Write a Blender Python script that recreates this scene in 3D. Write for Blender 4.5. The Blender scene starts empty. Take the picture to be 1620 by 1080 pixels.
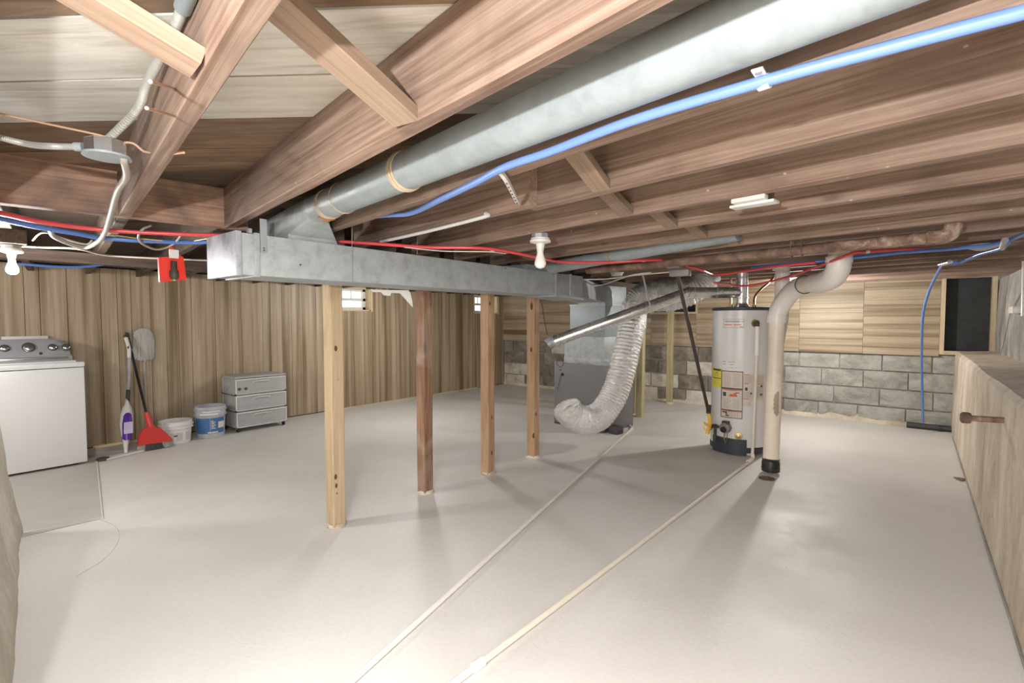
import bpy, bmesh, math, random
from mathutils import Vector, Matrix, noise
random.seed(7)
R = math.radians
S = bpy.context.scene
COL = S.collection
# ------------------------------------------------------------------ camera, world, lights, exposure
EYE = 1.30; F = 787.0; YAW = R(39.0); PITCH = math.atan(35/787.0)
cd = bpy.data.cameras.new('camera'); cam = bpy.data.objects.new('camera', cd); COL.objects.link(cam)
cd.sensor_width = 36; cd.lens = 36*F/1620; cd.clip_start = 0.02
cam.location = (0, 0, EYE); cam.rotation_euler = (R(90)-PITCH, 0, YAW)
S.camera = cam
w = bpy.data.worlds.new('world'); S.world = w; w.use_nodes = True
w.node_tree.nodes['Background'].inputs[0].default_value = (0.92, 0.96, 1.0, 1)
w.node_tree.nodes['Background'].inputs[1].default_value = 1.6
S.view_settings.view_transform = 'Standard'; S.view_settings.look = 'None'
S.view_settings.gamma = 1; S.view_settings.use_curve_mapping = False
S.view_settings.exposure = 0.6

def light(name, kind, loc, power, size, color=(1, 1, 1), rot=None):
    l = bpy.data.lights.new(name, kind); l.energy = power; l.color = color
    if kind == 'AREA': l.shape = 'RECTANGLE'; l.size, l.size_y = size
    else: l.shadow_soft_size = size
    o = bpy.data.objects.new(name, l); o.location = loc
    if rot: o.rotation_euler = rot
    COL.objects.link(o); return o
light('camera_flash', 'POINT', (-0.17, -0.38, 1.49), 98, 0.018, (1.0, 1.0, 1.0))
light('laundry_fill', 'POINT', (-5.1, -0.75, 1.50), 42, .08, (1, .995, .985))  # added unseen fill light for the washer and left wall
light('overhead_fill', 'AREA', (-0.30, -0.45, 1.71), 62, (1.1, 0.8), (1.0, 1.0, 1.0), (R(14), 0, R(20)))  # added area fill out of view above the camera, brightens the near floor
LEFT_BULB = (-3.60, 0.38, 1.555); BACK_BULB = (-1.0, 6.4, 1.62); MID_BULB = (-4.9, 4.1, 1.62)

# ------------------------------------------------------------------ geometry frames
JA = R(81.3); JD = Vector((-math.sin(JA), math.cos(JA), 0)); PD = Vector((math.cos(JA), math.sin(JA), 0))
def J(p, q, z):                      # joist frame: p across the joists, q along them
    v = PD*p + JD*q; return Vector((v.x, v.y, z))
def ray(px, py):
    u = (px-810)/F; v = (540-py)/F
    fy = math.cos(PITCH)+v*math.sin(PITCH); uz = -math.sin(PITCH)+v*math.cos(PITCH)
    return Vector((u*math.cos(YAW)-fy*math.sin(YAW), u*math.sin(YAW)+fy*math.cos(YAW), uz))
EY = Vector((0, 0, EYE))
def AZ(px, py, z):
    r = ray(px, py); return EY + r*((z-EYE)/r.z)
def AX(px, py, x):
    r = ray(px, py); return EY + r*(x/r.x)
def jf(px, py, p):                   # on the plane at p across the joists
    r = ray(px, py); s = p/(r.x*PD.x+r.y*PD.y); return EY+r*s
def AD(px, py, d):                   # at depth d in front of the camera
    r = ray(px, py); f = -r.x*math.sin(YAW)+r.y*math.cos(YAW); return EY + r*(d/f)

# ------------------------------------------------------------------ materials
def nodes(name):
    m = bpy.data.materials.new(name); m.use_nodes = True; t = m.node_tree
    return m, t, t.nodes['Principled BSDF'], (lambda a, b: t.links.new(a, b))
def coord(t, L, scale, rnd=True, space='Object'):
    tc = t.nodes.new('ShaderNodeTexCoord'); mp = t.nodes.new('ShaderNodeMapping')
    mp.inputs['Scale'].default_value = scale; L(tc.outputs[space], mp.inputs['Vector'])
    if rnd:
        oi = t.nodes.new('ShaderNodeObjectInfo'); mu = t.nodes.new('ShaderNodeVectorMath'); mu.operation = 'SCALE'
        mu.inputs[0].default_value = (37, 71, 53); L(oi.outputs['Random'], mu.inputs['Scale']); L(mu.outputs[0], mp.inputs['Location'])
    return mp.outputs[0]
def noise_n(t, L, vec, scale, detail=4, dist=0.0, rough=.55):
    n = t.nodes.new('ShaderNodeTexNoise'); n.inputs['Scale'].default_value = scale; n.inputs['Detail'].default_value = detail
    n.inputs['Distortion'].default_value = dist; n.inputs['Roughness'].default_value = rough; L(vec, n.inputs['Vector']); return n.outputs['Fac']
def ramp(t, L, fac, stops):
    r = t.nodes.new('ShaderNodeValToRGB'); e = r.color_ramp.elements
    while len(e) < len(stops): e.new(0.5)
    for i, (p, c) in enumerate(stops): e[i].position = p; e[i].color = (*c, 1) if len(c) == 3 else c
    L(fac, r.inputs[0]); return r.outputs[0]
def mix(t, L, fac, a, b, mode='MIX'):
    n = t.nodes.new('ShaderNodeMix'); n.data_type = 'RGBA'; n.blend_type = mode
    for k, v in ((0, fac), (6, a), (7, b)):
        if hasattr(v, 'links'): L(v, n.inputs[k])
        else: n.inputs[k].default_value = v if k == 0 else (*v, 1)
    return n.outputs[2]
def bump(t, L, b, h, strength, dist=0.01):
    n = t.nodes.new('ShaderNodeBump'); n.inputs['Strength'].default_value = strength; n.inputs['Distance'].default_value = dist
    L(h, n.inputs['Height']); L(n.outputs[0], b.inputs['Normal'])
def plain(name, c, rough=.5, metal=0., emit=0., var=.0, alpha=1., bumpy=0., bs=60, trans=0.):
    m, t, b, L = nodes(name)
    b.inputs['Base Color'].default_value = (*c, 1); b.inputs['Roughness'].default_value = rough; b.inputs['Metallic'].default_value = metal
    v = coord(t, L, (1, 1, 1))
    if var:
        f = noise_n(t, L, v, 9, 6)
        L(mix(t, L, f, tuple(x*(1-var) for x in c), tuple(min(1, x*(1+var)) for x in c)), b.inputs['Base Color'])
    if emit: b.inputs['Emission Color'].default_value = (*c, 1); b.inputs['Emission Strength'].default_value = emit
    if alpha < 1: b.inputs['Alpha'].default_value = alpha
    if trans: b.inputs['Transmission Weight'].default_value = trans
    if bumpy: bump(t, L, b, noise_n(t, L, v, bs, 3), bumpy, .004)
    return m
def wood(name, dark, mid, light_, axis=0, rough=.75, knots=0., blotch=.5, grain=1., rnd_v=.25, dist=1.2, flecks=0, dirt=None, dirtfac=.6):
    m, t, b, L = nodes(name); sc = [22*grain]*3; sc[axis] = 1.1
    v = coord(t, L, sc); g = noise_n(t, L, v, 1.6, 7, dist, .65)
    col = ramp(t, L, g, [(.28, dark), (.5, mid), (.72, light_)])
    s2 = [3]*3; s2[axis] = .7; v2 = coord(t, L, s2); bl = noise_n(t, L, v2, 1.4, 3)
    r2 = ramp(t, L, bl, [(.3, (1-blotch,)*3), (.65, (1, 1, 1))]); col = mix(t, L, 1.0, col, r2, 'MULTIPLY')
    if dirt:
        d = noise_n(t, L, coord(t, L, (1.5, 1.5, 1.5)), 1.9, 5, .6); dr = ramp(t, L, d, [(.5, (0, 0, 0)), (.68, (dirtfac,)*3)])
        col = mix(t, L, dr, col, dirt)
    if knots:
        s3 = [7.5]*3; s3[axis] = 3.0; v3 = coord(t, L, s3); vo = t.nodes.new('ShaderNodeTexVoronoi'); vo.inputs['Scale'].default_value = .75; L(v3, vo.inputs['Vector'])
        kr = ramp(t, L, vo.outputs['Distance'], [(.04, (knots,)*3), (.11, (0, 0, 0))]); col = mix(t, L, kr, col, tuple(x*.35 for x in dark))
    if flecks:
        vf = t.nodes.new('ShaderNodeTexVoronoi'); vf.inputs['Scale'].default_value = 9; L(coord(t, L, (1, 1.6, 1.6)), vf.inputs['Vector'])
        fr_ = ramp(t, L, vf.outputs['Distance'], [(.035, (.7,)*3), (.06, (0, 0, 0))]); col = mix(t, L, fr_, col, (.5, .44, .38))
    oi = t.nodes.new('ShaderNodeObjectInfo'); mr = t.nodes.new('ShaderNodeMapRange'); L(oi.outputs['Random'], mr.inputs[0])
    mr.inputs[3].default_value = 1-rnd_v; mr.inputs[4].default_value = 1+rnd_v*.5
    cc = t.nodes.new('ShaderNodeVectorMath'); cc.operation = 'SCALE'; L(col, cc.inputs[0]); L(mr.outputs[0], cc.inputs['Scale'])
    L(cc.outputs[0], b.inputs['Base Color']); b.inputs['Roughness'].default_value = rough
    bump(t, L, b, g, .35, .004); return m

M = {}
M['joist'] = wood('joist_wood', (.165, .095, .062), (.29, .195, .145), (.40, .295, .235), 0, blotch=.3, knots=.5, dirt=(.10, .058, .042), dirtfac=.45, rnd_v=.15, grain=2.0, dist=.5, flecks=1)
M['brace'] = wood('brace_wood', (.21, .14, .095), (.30, .21, .15), (.37, .275, .205), 0, knots=.6, blotch=.2, grain=1.4, dist=.6)
M['header'] = wood('header_wood', (.27, .135, .09), (.46, .28, .195), (.58, .39, .29), 0, grain=1.8, dist=.5, knots=.6, blotch=.35, dirt=(.07, .05, .045))
M['dark_beam'] = wood('dark_beam_wood', (.045, .03, .022), (.10, .066, .047), (.17, .115, .08), 0, blotch=.5)
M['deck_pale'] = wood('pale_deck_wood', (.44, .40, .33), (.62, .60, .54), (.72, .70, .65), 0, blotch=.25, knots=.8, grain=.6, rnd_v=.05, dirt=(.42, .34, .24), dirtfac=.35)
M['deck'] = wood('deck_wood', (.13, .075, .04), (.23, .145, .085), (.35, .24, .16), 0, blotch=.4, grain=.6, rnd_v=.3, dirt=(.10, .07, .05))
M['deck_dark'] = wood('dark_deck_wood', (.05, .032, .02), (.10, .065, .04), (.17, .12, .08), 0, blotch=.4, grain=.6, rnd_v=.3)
M['pine'] = wood('pine_post', (.40, .285, .165), (.50, .38, .24), (.58, .455, .305), 2, knots=.8, blotch=.12, grain=.7, rnd_v=.02)
M['old_post'] = wood('old_post', (.15, .072, .042), (.30, .16, .095), (.42, .27, .175), 2, knots=.4, blotch=.4, dirt=(.50, .40, .32), dirtfac=.55)
M['brown_post'] = wood('brown_post', (.30, .17, .09), (.46, .29, .17), (.56, .39, .25), 2, knots=.7, blotch=.25, rnd_v=.1)
M['knotw'] = plain('knot_wood', (.13, .06, .03), .7, var=.4)
M['green_post'] = wood('treated_post', (.36, .29, .15), (.48, .41, .24), (.56, .49, .32), 2, knots=.5, blotch=.2, rnd_v=.1)
M['trimwood'] = wood('trim_wood', (.55, .42, .25), (.66, .52, .34), (.74, .61, .43), 2, knots=.3, blotch=.1)

def panel_mat(name, axis, tone=1.0):
    m, t, b, L = nodes(name)
    s = [5.2]*3; s[axis] = .12; v = coord(t, L, s, space='Object'); bands = noise_n(t, L, v, 2.2, 2, .2)
    s2 = [60]*3; s2[axis] = 1.6; g = noise_n(t, L, coord(t, L, s2), 1.5, 5, .3, .7)
    k = tone
    c1 = ramp(t, L, bands, [(.30, (.185*k, .13*k, .072*k)), (.42, (.30*k, .22*k, .135*k)), (.51, (.40*k, .31*k, .205*k)), (.68, (.47*k, .375*k, .265*k))])
    c2 = ramp(t, L, g, [(.3, (.72,)*3), (.6, (1.04,)*3)])
    L(mix(t, L, 1.0, c1, c2, 'MULTIPLY'), b.inputs['Base Color']); b.inputs['Roughness'].default_value = .5
    bump(t, L, b, g, .12, .002); return m
M['panel_v'] = panel_mat('panel_vertical', 2)
M['panel_h'] = panel_mat('panel_horizontal', 0, 1.02)

def concrete(name, c1, c2, c3, scale=3, rough=.85, b_=.5, streak=None, bs=40):
    m, t, b, L = nodes(name); v = coord(t, L, streak or (1, 1, 1))
    f = noise_n(t, L, v, scale, 8, .5, .65)
    col = ramp(t, L, f, [(.32, c1), (.5, c2), (.66, c3)])
    f2 = noise_n(t, L, coord(t, L, (1, 1, 1)), bs, 4)
    col = mix(t, L, .25, col, ramp(t, L, f2, [(.35, (.55,)*3), (.6, (1, 1, 1))]), 'MULTIPLY')
    L(col, b.inputs['Base Color']); b.inputs['Roughness'].default_value = rough; bump(t, L, b, f2, b_, .01); return m
M['block'] = concrete('block_grey', (.24, .235, .20), (.38, .375, .335), (.48, .475, .44), 4, streak=(1, 1, 1.4))
M['block_dark'] = concrete('block_dark', (.13, .11, .08), (.24, .205, .16), (.38, .34, .28), 4)
M['block_white'] = concrete('block_flaked', (.40, .34, .26), (.62, .57, .48), (.74, .70, .63), 5)
M['mortar'] = concrete('mortar', (.26, .25, .22), (.34, .33, .30), (.43, .415, .38), 5)
M['parge'] = concrete('parging', (.45, .355, .25), (.66, .57, .46), (.76, .69, .58), 3.2, streak=(1, 1, .45), b_=.6, bs=25)
M['wallgrey'] = concrete('old_concrete', (.20, .19, .16), (.36, .345, .31), (.50, .48, .44), 3.0, streak=(1.4, 1.4, .45), b_=.7, bs=25)
M['stub'] = concrete('stub_concrete', (.50, .45, .36), (.62, .57, .48), (.72, .68, .60), 2.2, b_=.6, bs=18)
M['void'] = plain('dark_void', (.018, .015, .012), .95)
M['screen'] = plain('black_screen', (.03, .032, .033), .8, var=.5, bumpy=.3, bs=200)

def floor_mat(name, a, b2, c, rough):
    m, t, b, L = nodes(name); v = coord(t, L, (1, 1, 1), False)
    f = noise_n(t, L, v, .9, 6, .4); col = ramp(t, L, f, [(.3, a), (.5, b2), (.7, c)])
    f2 = noise_n(t, L, v, 55, 3); col = mix(t, L, .10, col, ramp(t, L, f2, [(.4, (.6,)*3), (.6, (1, 1, 1))]), 'MULTIPLY')
    sp = t.nodes.new('ShaderNodeTexVoronoi'); sp.inputs['Scale'].default_value = 3.2; L(v, sp.inputs['Vector'])
    dots = ramp(t, L, sp.outputs['Distance'], [(.008, (.7,)*3), (.016, (0, 0, 0))]); col = mix(t, L, dots, col, (.22, .17, .13))
    # fine trowel arcs
    vs = noise_n(t, L, v, 1.1, 2, 2.5); arc = ramp(t, L, vs, [(.488, (0, 0, 0)), (.495, (1, 1, 1)), (.502, (0, 0, 0))])
    L(col, b.inputs['Base Color'])
    rr = ramp(t, L, noise_n(t, L, v, 2.0, 4), [(.35, (rough-.08,)*3), (.65, (rough+.12,)*3)]); L(rr, b.inputs['Roughness'])
    ad = t.nodes.new('ShaderNodeMath'); ad.operation = 'MULTIPLY_ADD'; L(arc, ad.inputs[0]); ad.inputs[1].default_value = .5
    n3 = noise_n(t, L, coord(t, L, (1, .35, 1), False), 26, 4, .5); L(n3, ad.inputs[2]); bump(t, L, b, ad.outputs[0], .22, .004)
    return m
M['floor'] = floor_mat('painted_floor', (.64, .61, .57), (.70, .675, .64), (.74, .72, .69), .5)
M['pad'] = floor_mat('bare_concrete', (.36, .345, .31), (.48, .46, .425), (.56, .54, .50), .6)

def galv(name, c, rough, metal, mott=.12, sc=9, streak=(1, 1, 1)):
    m, t, b, L = nodes(name); v = coord(t, L, streak)
    f = noise_n(t, L, v, sc, 7, .4, .7); col = ramp(t, L, f, [(.3, tuple(x*(1-mott*1.8) for x in c)), (.52, c), (.7, tuple(min(1, x*(1+mott)) for x in c))])
    L(col, b.inputs['Base Color']); b.inputs['Metallic'].default_value = metal
    L(ramp(t, L, f, [(.3, (rough-.1,)*3), (.7, (rough+.12,)*3)]), b.inputs['Roughness'])
    bump(t, L, b, noise_n(t, L, v, 26, 3), .06, .01); return m
M['galv'] = galv('galvanised_dull', (.37, .40, .41), .5, .2, .14, 16)
M['galv_blue'] = galv('galvanised_blueish', (.29, .33, .345), .5, .12, .10, 14)
M['galv_new'] = galv('galvanised_bright', (.38, .39, .43), .5, .3, .25, 12)
M['vent'] = galv('smooth_vent', (.78, .78, .77), .27, .85, .05)
m_, t_, b_, L_ = nodes('crinkled_foil'); v_ = coord(t_, L_, (1, 1, 1)); f_ = noise_n(t_, L_, v_, 45, 5, 1.5, .7)
b_.inputs['Base Color'].default_value = (.88, .87, .86, 1); b_.inputs['Metallic'].default_value = .75; b_.inputs['Roughness'].default_value = .26
bump(t_, L_, b_, f_, .9, .012); M['foil'] = m_
M['sealant'] = plain('tan_sealant', (.45, .37, .26), .7, var=.25, bumpy=.3)
M['rustseal'] = plain('rusty_sealant', (.40, .17, .07), .85, var=.5)
M['furnace'] = plain('grey_cabinet', (.165, .16, .16), .5, var=.06)
M['white'] = plain('white_enamel', (.76, .77, .78), .3, var=.02)
M['whitep'] = plain('white_plastic', (.66, .645, .62), .4, var=.03)
M['heater'] = plain('heater_enamel', (.68, .675, .67), .32, var=.03)
M['silver'] = plain('silver_console', (.47, .48, .51), .35, .3, var=.04)
M['chrome'] = plain('chrome', (.62, .62, .63), .2, .9)
M['darkgrey'] = plain('dark_grey_plastic', (.05, .05, .053), .5)
M['black'] = plain('black_plastic', (.015, .015, .017), .45)
M['blackm'] = plain('black_iron', (.075, .06, .052), .6, .3, var=.5)
M['navy'] = plain('navy_enamel', (.03, .034, .05), .45, var=.3)
M['pvc'] = plain('pvc_white', (.80, .76, .72), .35, var=.04)
M['pvc_old'] = galv('pvc_yellowed', (.80, .72, .61), .45, 0, .08, 3)
M['tubec'] = plain('cream_tube', (.72, .66, .57), .45, var=.06)
M['blue'] = plain('blue_pex', (.10, .22, .58), .3, var=.05)
M['bluel'] = plain('light_blue_pex', (.14, .235, .53), .3, var=.05)
M['red'] = plain('red_pex', (.68, .075, .085), .3, var=.08)
M['redpl'] = plain('red_broom_plastic', (.55, .035, .03), .4, var=.1)
M['pouch'] = plain('red_translucent_plastic', (.70, .035, .02), .35, var=.15, bumpy=.3, bs=30)
M['purple'] = plain('purple_liquid', (.10, .03, .33), .25)
M['lilac'] = plain('lilac_print', (.55, .50, .70), .4, var=.1)
M['bristle'] = wood('bristle_dark', (.03, .03, .032), (.06, .06, .065), (.10, .10, .10), 2, knots=0)
M['bristle_g'] = wood('bristle_grey', (.20, .19, .18), (.36, .35, .33), (.50, .48, .46), 2)
M['mop'] = wood('mop_yarn', (.36, .33, .29), (.55, .52, .47), (.68, .65, .60), 2, grain=1.0, blotch=.2)
M['rust'] = concrete('rusty_iron', (.09, .055, .04), (.18, .11, .08), (.30, .20, .15), 9, .8, .5)
M['rustpale'] = concrete('rusty_iron_pale', (.12, .07, .05), (.24, .15, .11), (.55, .42, .33), 14, .8, .6)
M['copper'] = plain('copper', (.42, .20, .11), .35, .8, var=.2)
M['brass'] = plain('brass', (.50, .37, .16), .35, .8, var=.2)
M['grey_iron'] = plain('grey_casting', (.26, .24, .23), .6, .3, var=.3)
M['yellow'] = plain('yellow_valve', (.75, .45, .04), .4, var=.1)
M['yellowp'] = plain('yellow_sticker', (.78, .68, .06), .5)
M['paper'] = plain('cream_sticker', (.62, .56, .48), .5, var=.06)
M['paperw'] = plain('white_sticker', (.72, .71, .69), .5)
M['ink'] = plain('black_ink', (.06, .05, .05), .5)
M['inkg'] = plain('grey_ink', (.34, .30, .27), .5)
M['inkr'] = plain('red_ink', (.60, .12, .07), .5)
M['cable'] = plain('grey_cable', (.33, .30, .255), .5, var=.1)
M['wirew'] = plain('white_cable', (.66, .63, .58), .5, var=.08)
M['wire'] = plain('rusty_wire', (.42, .25, .16), .6, var=.2)
M['bx'] = galv('armoured_cable', (.38, .38, .35), .45, .3, .1, 20)
M['pail_b'] = galv('grey_pail', (.42, .42, .45), .5, 0, .12, 4)
M['label_b'] = plain('blue_label', (.045, .14, .31), .5, var=.2)
M['clear'] = plain('frosted_plastic', (.74, .74, .75), .4, alpha=.30, var=.05)
M['frameg'] = plain('grey_plastic_frame', (.42, .41, .41), .5, var=.05)
M['vinyl'] = plain('window_vinyl', (.60, .60, .56), .4)
M['torn'] = plain('torn_paper', (.80, .80, .78), .8)
m_, t_, b_, L_ = nodes('window_glass')
b_.inputs['Base Color'].default_value = (1, 1, 1, 1); b_.inputs['Roughness'].default_value = 0.02; b_.inputs['Transmission Weight'].default_value = 1; b_.inputs['IOR'].default_value = 1.01
M['glass'] = m_
def bulbmat(name, e):
    return plain(name, (1, .98, .95), .4, emit=e)
M['bulb_on'] = bulbmat('bulb_lit', 12); M['bulb_off'] = plain('bulb_unlit', (.82, .76, .74), .3)

# ------------------------------------------------------------------ builders
ORG = {}
def tag(o, label=None, cat=None, group=None, kind=None):
    if label: o['label'] = label
    if cat: o['category'] = cat
    if group: o['group'] = group
    if kind: o['kind'] = kind
    return o
def thing(name, label, cat, loc=(0, 0, 0), group=None):
    o = bpy.data.objects.new(name, None); o.location = loc; o.empty_display_size = .1; COL.objects.link(o); ORG[o] = Vector(loc)
    return tag(o, label, cat, group)
def smooth(bm, flat_=False):
    for f in bm.faces: f.smooth = not flat_
    for e in bm.edges:
        if len(e.link_faces) == 2 and e.calc_face_angle(0) > R(38): e.smooth = False
SPLIT = {'side_panels': 'side_panel', 'seam_band': 'seam_band', 'screw': 'screw', 'joint_band': 'joint_band', 'sealant_band': 'sealant_band', 'clamp_band': 'clamp_band',
         'foot': 'foot', 'jamb': 'jamb', 'rail': 'rail', 'wire_hook': 'wire_hook', 'grommet': 'grommet', 'black_print': 'black_print', 'red_print': 'red_print', 'hole': 'hole',
         'grey_bristles': 'grey_bristles', 'paint_drips': 'paint_drip', 'pilot_tube': 'pilot_tube', 'relief_valve': 'relief_valve'}
def obj(name, bm, mat, parent=None, *a, **k):
    if name in SPLIT:
        bm.verts.ensure_lookup_table(); seen = set(); isl = []
        for v in bm.verts:
            if v in seen: continue
            st = [v]; seen.add(v); g = []
            while st:
                q = st.pop(); g.append(q)
                for e in q.link_edges:
                    o = e.other_vert(q)
                    if o not in seen: seen.add(o); st.append(o)
            isl.append(g)
        res = None
        for g in isl:
            b2 = bmesh.new(); mp = {v: b2.verts.new(v.co) for v in g}
            for f in {f for v in g for f in v.link_faces}: b2.faces.new([mp[v] for v in f.verts])
            o = obj1(SPLIT[name], b2, mat, parent, *a, **k); res = res or o
        bm.free(); return res
    if name in ('print_lines', 'console_print'): k['kind'] = 'stuff'
    return obj1(name, bm, mat, parent, *a, **k)
def obj1(name, bm, mat, parent=None, label=None, cat=None, group=None, kind=None, base=None):
    """geometry given in world coordinates; the origin goes to the parent's base"""
    bmesh.ops.recalc_face_normals(bm, faces=bm.faces)
    smooth(bm, name in ('hose', 'foil_elbow'))
    o_ = Vector(base) if base is not None else (ORG[parent] if parent else None)
    if o_ is None: o_ = Vector((0, 0, 0))
    bmesh.ops.translate(bm, verts=bm.verts, vec=-o_)
    me = bpy.data.meshes.new(name); bm.to_mesh(me); bm.free(); me.materials.append(M[mat] if isinstance(mat, str) else mat)
    o = bpy.data.objects.new(name, me); COL.objects.link(o); ORG[o] = o_
    if parent: o.parent = parent; o.location = o_ - ORG[parent]
    else: o.location = o_
    return tag(o, label, cat, group, kind)
def bx(bm, x0, x1, y0, y1, z0, z1, bev=0, mtx=None):
    vs = bmesh.ops.create_cube(bm, size=1)['verts']
    mt = Matrix.Translation(((x0+x1)/2, (y0+y1)/2, (z0+z1)/2)) @ Matrix.Diagonal((abs(x1-x0), abs(y1-y0), abs(z1-z0), 1))
    bmesh.ops.transform(bm, matrix=mt, verts=vs)
    if bev:
        es = list({e for v in vs for e in v.link_edges}); r = bmesh.ops.bevel(bm, geom=es, offset=bev, segments=2, affect='EDGES', profile=.6)
        vs = list({v for f in r['faces'] for v in f.verts} | {v for v in vs if v.is_valid})
    if mtx is not None: bmesh.ops.transform(bm, matrix=mtx, verts=[v for v in vs if v.is_valid])
    return bm
def box(*a, **k): return bx(bmesh.new(), *a, **k)
JM = Matrix(((-JD.x, PD.x, 0, 0), (-JD.y, PD.y, 0, 0), (0, 0, 1, 0), (0, 0, 0, 1)))   # local x=-q (right), y=p
def jbox(bm, q0, q1, p0, p1, z0, z1, bev=0): return bx(bm, -q1, -q0, p0, p1, z0, z1, bev, JM)
def spline(pts, n=8):
    P = [Vector(p) for p in pts]
    if len(P) < 3 or n < 2: return P
    out = []; P = [P[0]*2-P[1]] + P + [P[-1]*2-P[-2]]
    for i in range(1, len(P)-2):
        for k in range(n):
            t = k/n; a, b, c, d = P[i-1:i+3]
            out.append(.5*((2*b)+(c-a)*t+(2*a-5*b+4*c-d)*t*t+(3*b-a-3*c+d)*t**3))
    out.append(P[-2]); return out
def tube(bm, pts, r, seg=12, n=8, cap=True, rf=None):
    P = spline(pts, n); rings = []; up = None
    for i, p in enumerate(P):
        d = (P[min(i+1, len(P)-1)]-P[max(i-1, 0)]).normalized()
        if up is None: up = d.orthogonal().normalized()
        up = (up - d*up.dot(d)).normalized(); s = d.cross(up)
        rr = rf(i/(len(P)-1), i) if rf else r
        rings.append([bm.verts.new(p+(up*math.cos(a)+s*math.sin(a))*rr) for a in [2*math.pi*k/seg for k in range(seg)]])
    for a, b in zip(rings, rings[1:]):
        for k in range(seg): bm.faces.new((a[k], a[(k+1) % seg], b[(k+1) % seg], b[k]))
    if cap: bm.faces.new(rings[0][::-1]); bm.faces.new(rings[-1])
    return bm
def cyl(bm, a, b, r, seg=20, r2=None):
    return tube(bm, [a, b], r, seg, 1, rf=(lambda t, i: r if t < .5 else (r2 if r2 is not None else r)))
def lathe(bm, c, prof, seg=28, axis=None, cap=False):
    rings = []; c = Vector(c)
    if axis is None: X, Y, Z = Vector((1, 0, 0)), Vector((0, 1, 0)), Vector((0, 0, 1))
    else: Z = Vector(axis).normalized(); X = Z.orthogonal().normalized(); Y = Z.cross(X)
    for r, z in prof: rings.append([bm.verts.new(c+(X*math.cos(a)+Y*math.sin(a))*max(r, .0004)+Z*z) for a in [2*math.pi*k/seg for k in range(seg)]])
    for a, b in zip(rings, rings[1:]):
        for k in range(seg): bm.faces.new((a[k], a[(k+1) % seg], b[(k+1) % seg], b[k]))
    bm.faces.new(rings[0][::-1]); bm.faces.new(rings[-1]); return bm
def ring(bm, c, d, R0, r, seg=24):
    d = Vector(d).normalized(); X = d.orthogonal().normalized(); Y = d.cross(X); c = Vector(c)
    pts = [c+(X*math.cos(a)+Y*math.sin(a))*R0 for a in [2*math.pi*k/seg for k in range(seg)]]; rs = []
    for i, p in enumerate(pts):
        o = (p-c).normalized(); rs.append([bm.verts.new(p+(o*math.cos(b)+d*math.sin(b))*r) for b in [2*math.pi*k/6 for k in range(6)]])
    for i in range(seg):
        a, b = rs[i], rs[(i+1) % seg]
        for k in range(6): bm.faces.new((a[k], a[(k+1) % 6], b[(k+1) % 6], b[k]))
    return bm
def prism(bm, pts, ext):
    ext = Vector(ext); a = [bm.verts.new(Vector(p)) for p in pts]; b = [bm.verts.new(Vector(p)+ext) for p in pts]
    bm.faces.new(a[::-1]); bm.faces.new(b); n = len(a)
    for i in range(n): bm.faces.new((a[i], a[(i+1) % n], b[(i+1) % n], b[i]))
    return bm
def plank(name, p0, p1, wdt, h, mat, parent, up=(0, 0, 1), segs=1, wob=0.0, label=None, kind=None):
    """board with its own frame, local x along the grain"""
    p0, p1 = Vector(p0), Vector(p1); d = (p1-p0); Lg = d.length; d.normalize(); up = Vector(up); s = up.cross(d).normalized(); u = d.cross(s)
    bm = bmesh.new(); rs = []
    for i in range(segs+1):
        x = Lg*i/segs; q = [noise.noise(Vector((x*2+p0.x*9, k*7.3, p0.y*5)))*wob for k in range(4)]; e = .003
        o = [(-wdt/2+e, -h/2+q[0]), (-wdt/2, -h/2+e+q[0]), (-wdt/2, h/2), (wdt/2, h/2), (wdt/2, -h/2+e+q[1]), (wdt/2-e, -h/2+q[1])]
        rs.append([bm.verts.new((x, a, b)) for a, b in o])
    for a, b in zip(rs, rs[1:]):
        for k in range(6): bm.faces.new((a[k], a[(k+1) % 6], b[(k+1) % 6], b[k]))
    bm.faces.new(rs[0][::-1]); bm.faces.new(rs[-1]); bmesh.ops.recalc_face_normals(bm, faces=bm.faces)
    me = bpy.data.meshes.new(name); bm.to_mesh(me); bm.free(); me.materials.append(M[mat])
    o = bpy.data.objects.new(name, me); COL.objects.link(o); ORG[o] = p0
    mt = Matrix((d, s, u)).transposed().to_4x4(); o.rotation_euler = mt.to_euler(); o.location = p0-(ORG[parent] if parent else Vector())
    if parent: o.parent = parent
    return tag(o, label, kind=kind)

# ------------------------------------------------------------------ the setting
LW, BW, FW, RW, LEDGE = -6.42, 7.68, -1.25, 0.70, 0.36
JZ = 1.75; DECK = 1.94; PT = 1.815
bm = bmesh.new(); bmesh.ops.create_grid(bm, x_segments=60, y_segments=60, size=.5)
for v in bm.verts:
    v.co.x = -2.88+v.co.x*7.25; v.co.y = 3.25+v.co.y*9.1
    v.co.z = 0.0
bmesh.ops.extrude_face_region(bm, geom=bm.faces[:])
for v in bm.verts[-3721:]: pass
bm2 = box(-6.62, .95, FW-.15, BW+.15, -.15, 0); bm.free()
floor = obj('floor', bm2, 'floor', kind='structure', label='pale painted concrete basement floor')
bm = bmesh.new()
prism(bm, [(-4.10, .60, 0), (-4.085, .795, 0), (-6.41, 1.215, 0), (-6.41, -1.2, 0), (-4.15, -1.2, 0)], (0, 0, .006))
obj('unpainted_patch', bm, 'pad', floor, label='bare grey concrete under the washing machine')
bm = bmesh.new()
tube(bm, [(-4.19, .40, .003), (-4.085, .80, .003), (-6.41, 1.22, .003)], .006, 6, 1)
obj('paint_ridge', bm, 'tubec', floor)
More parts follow.
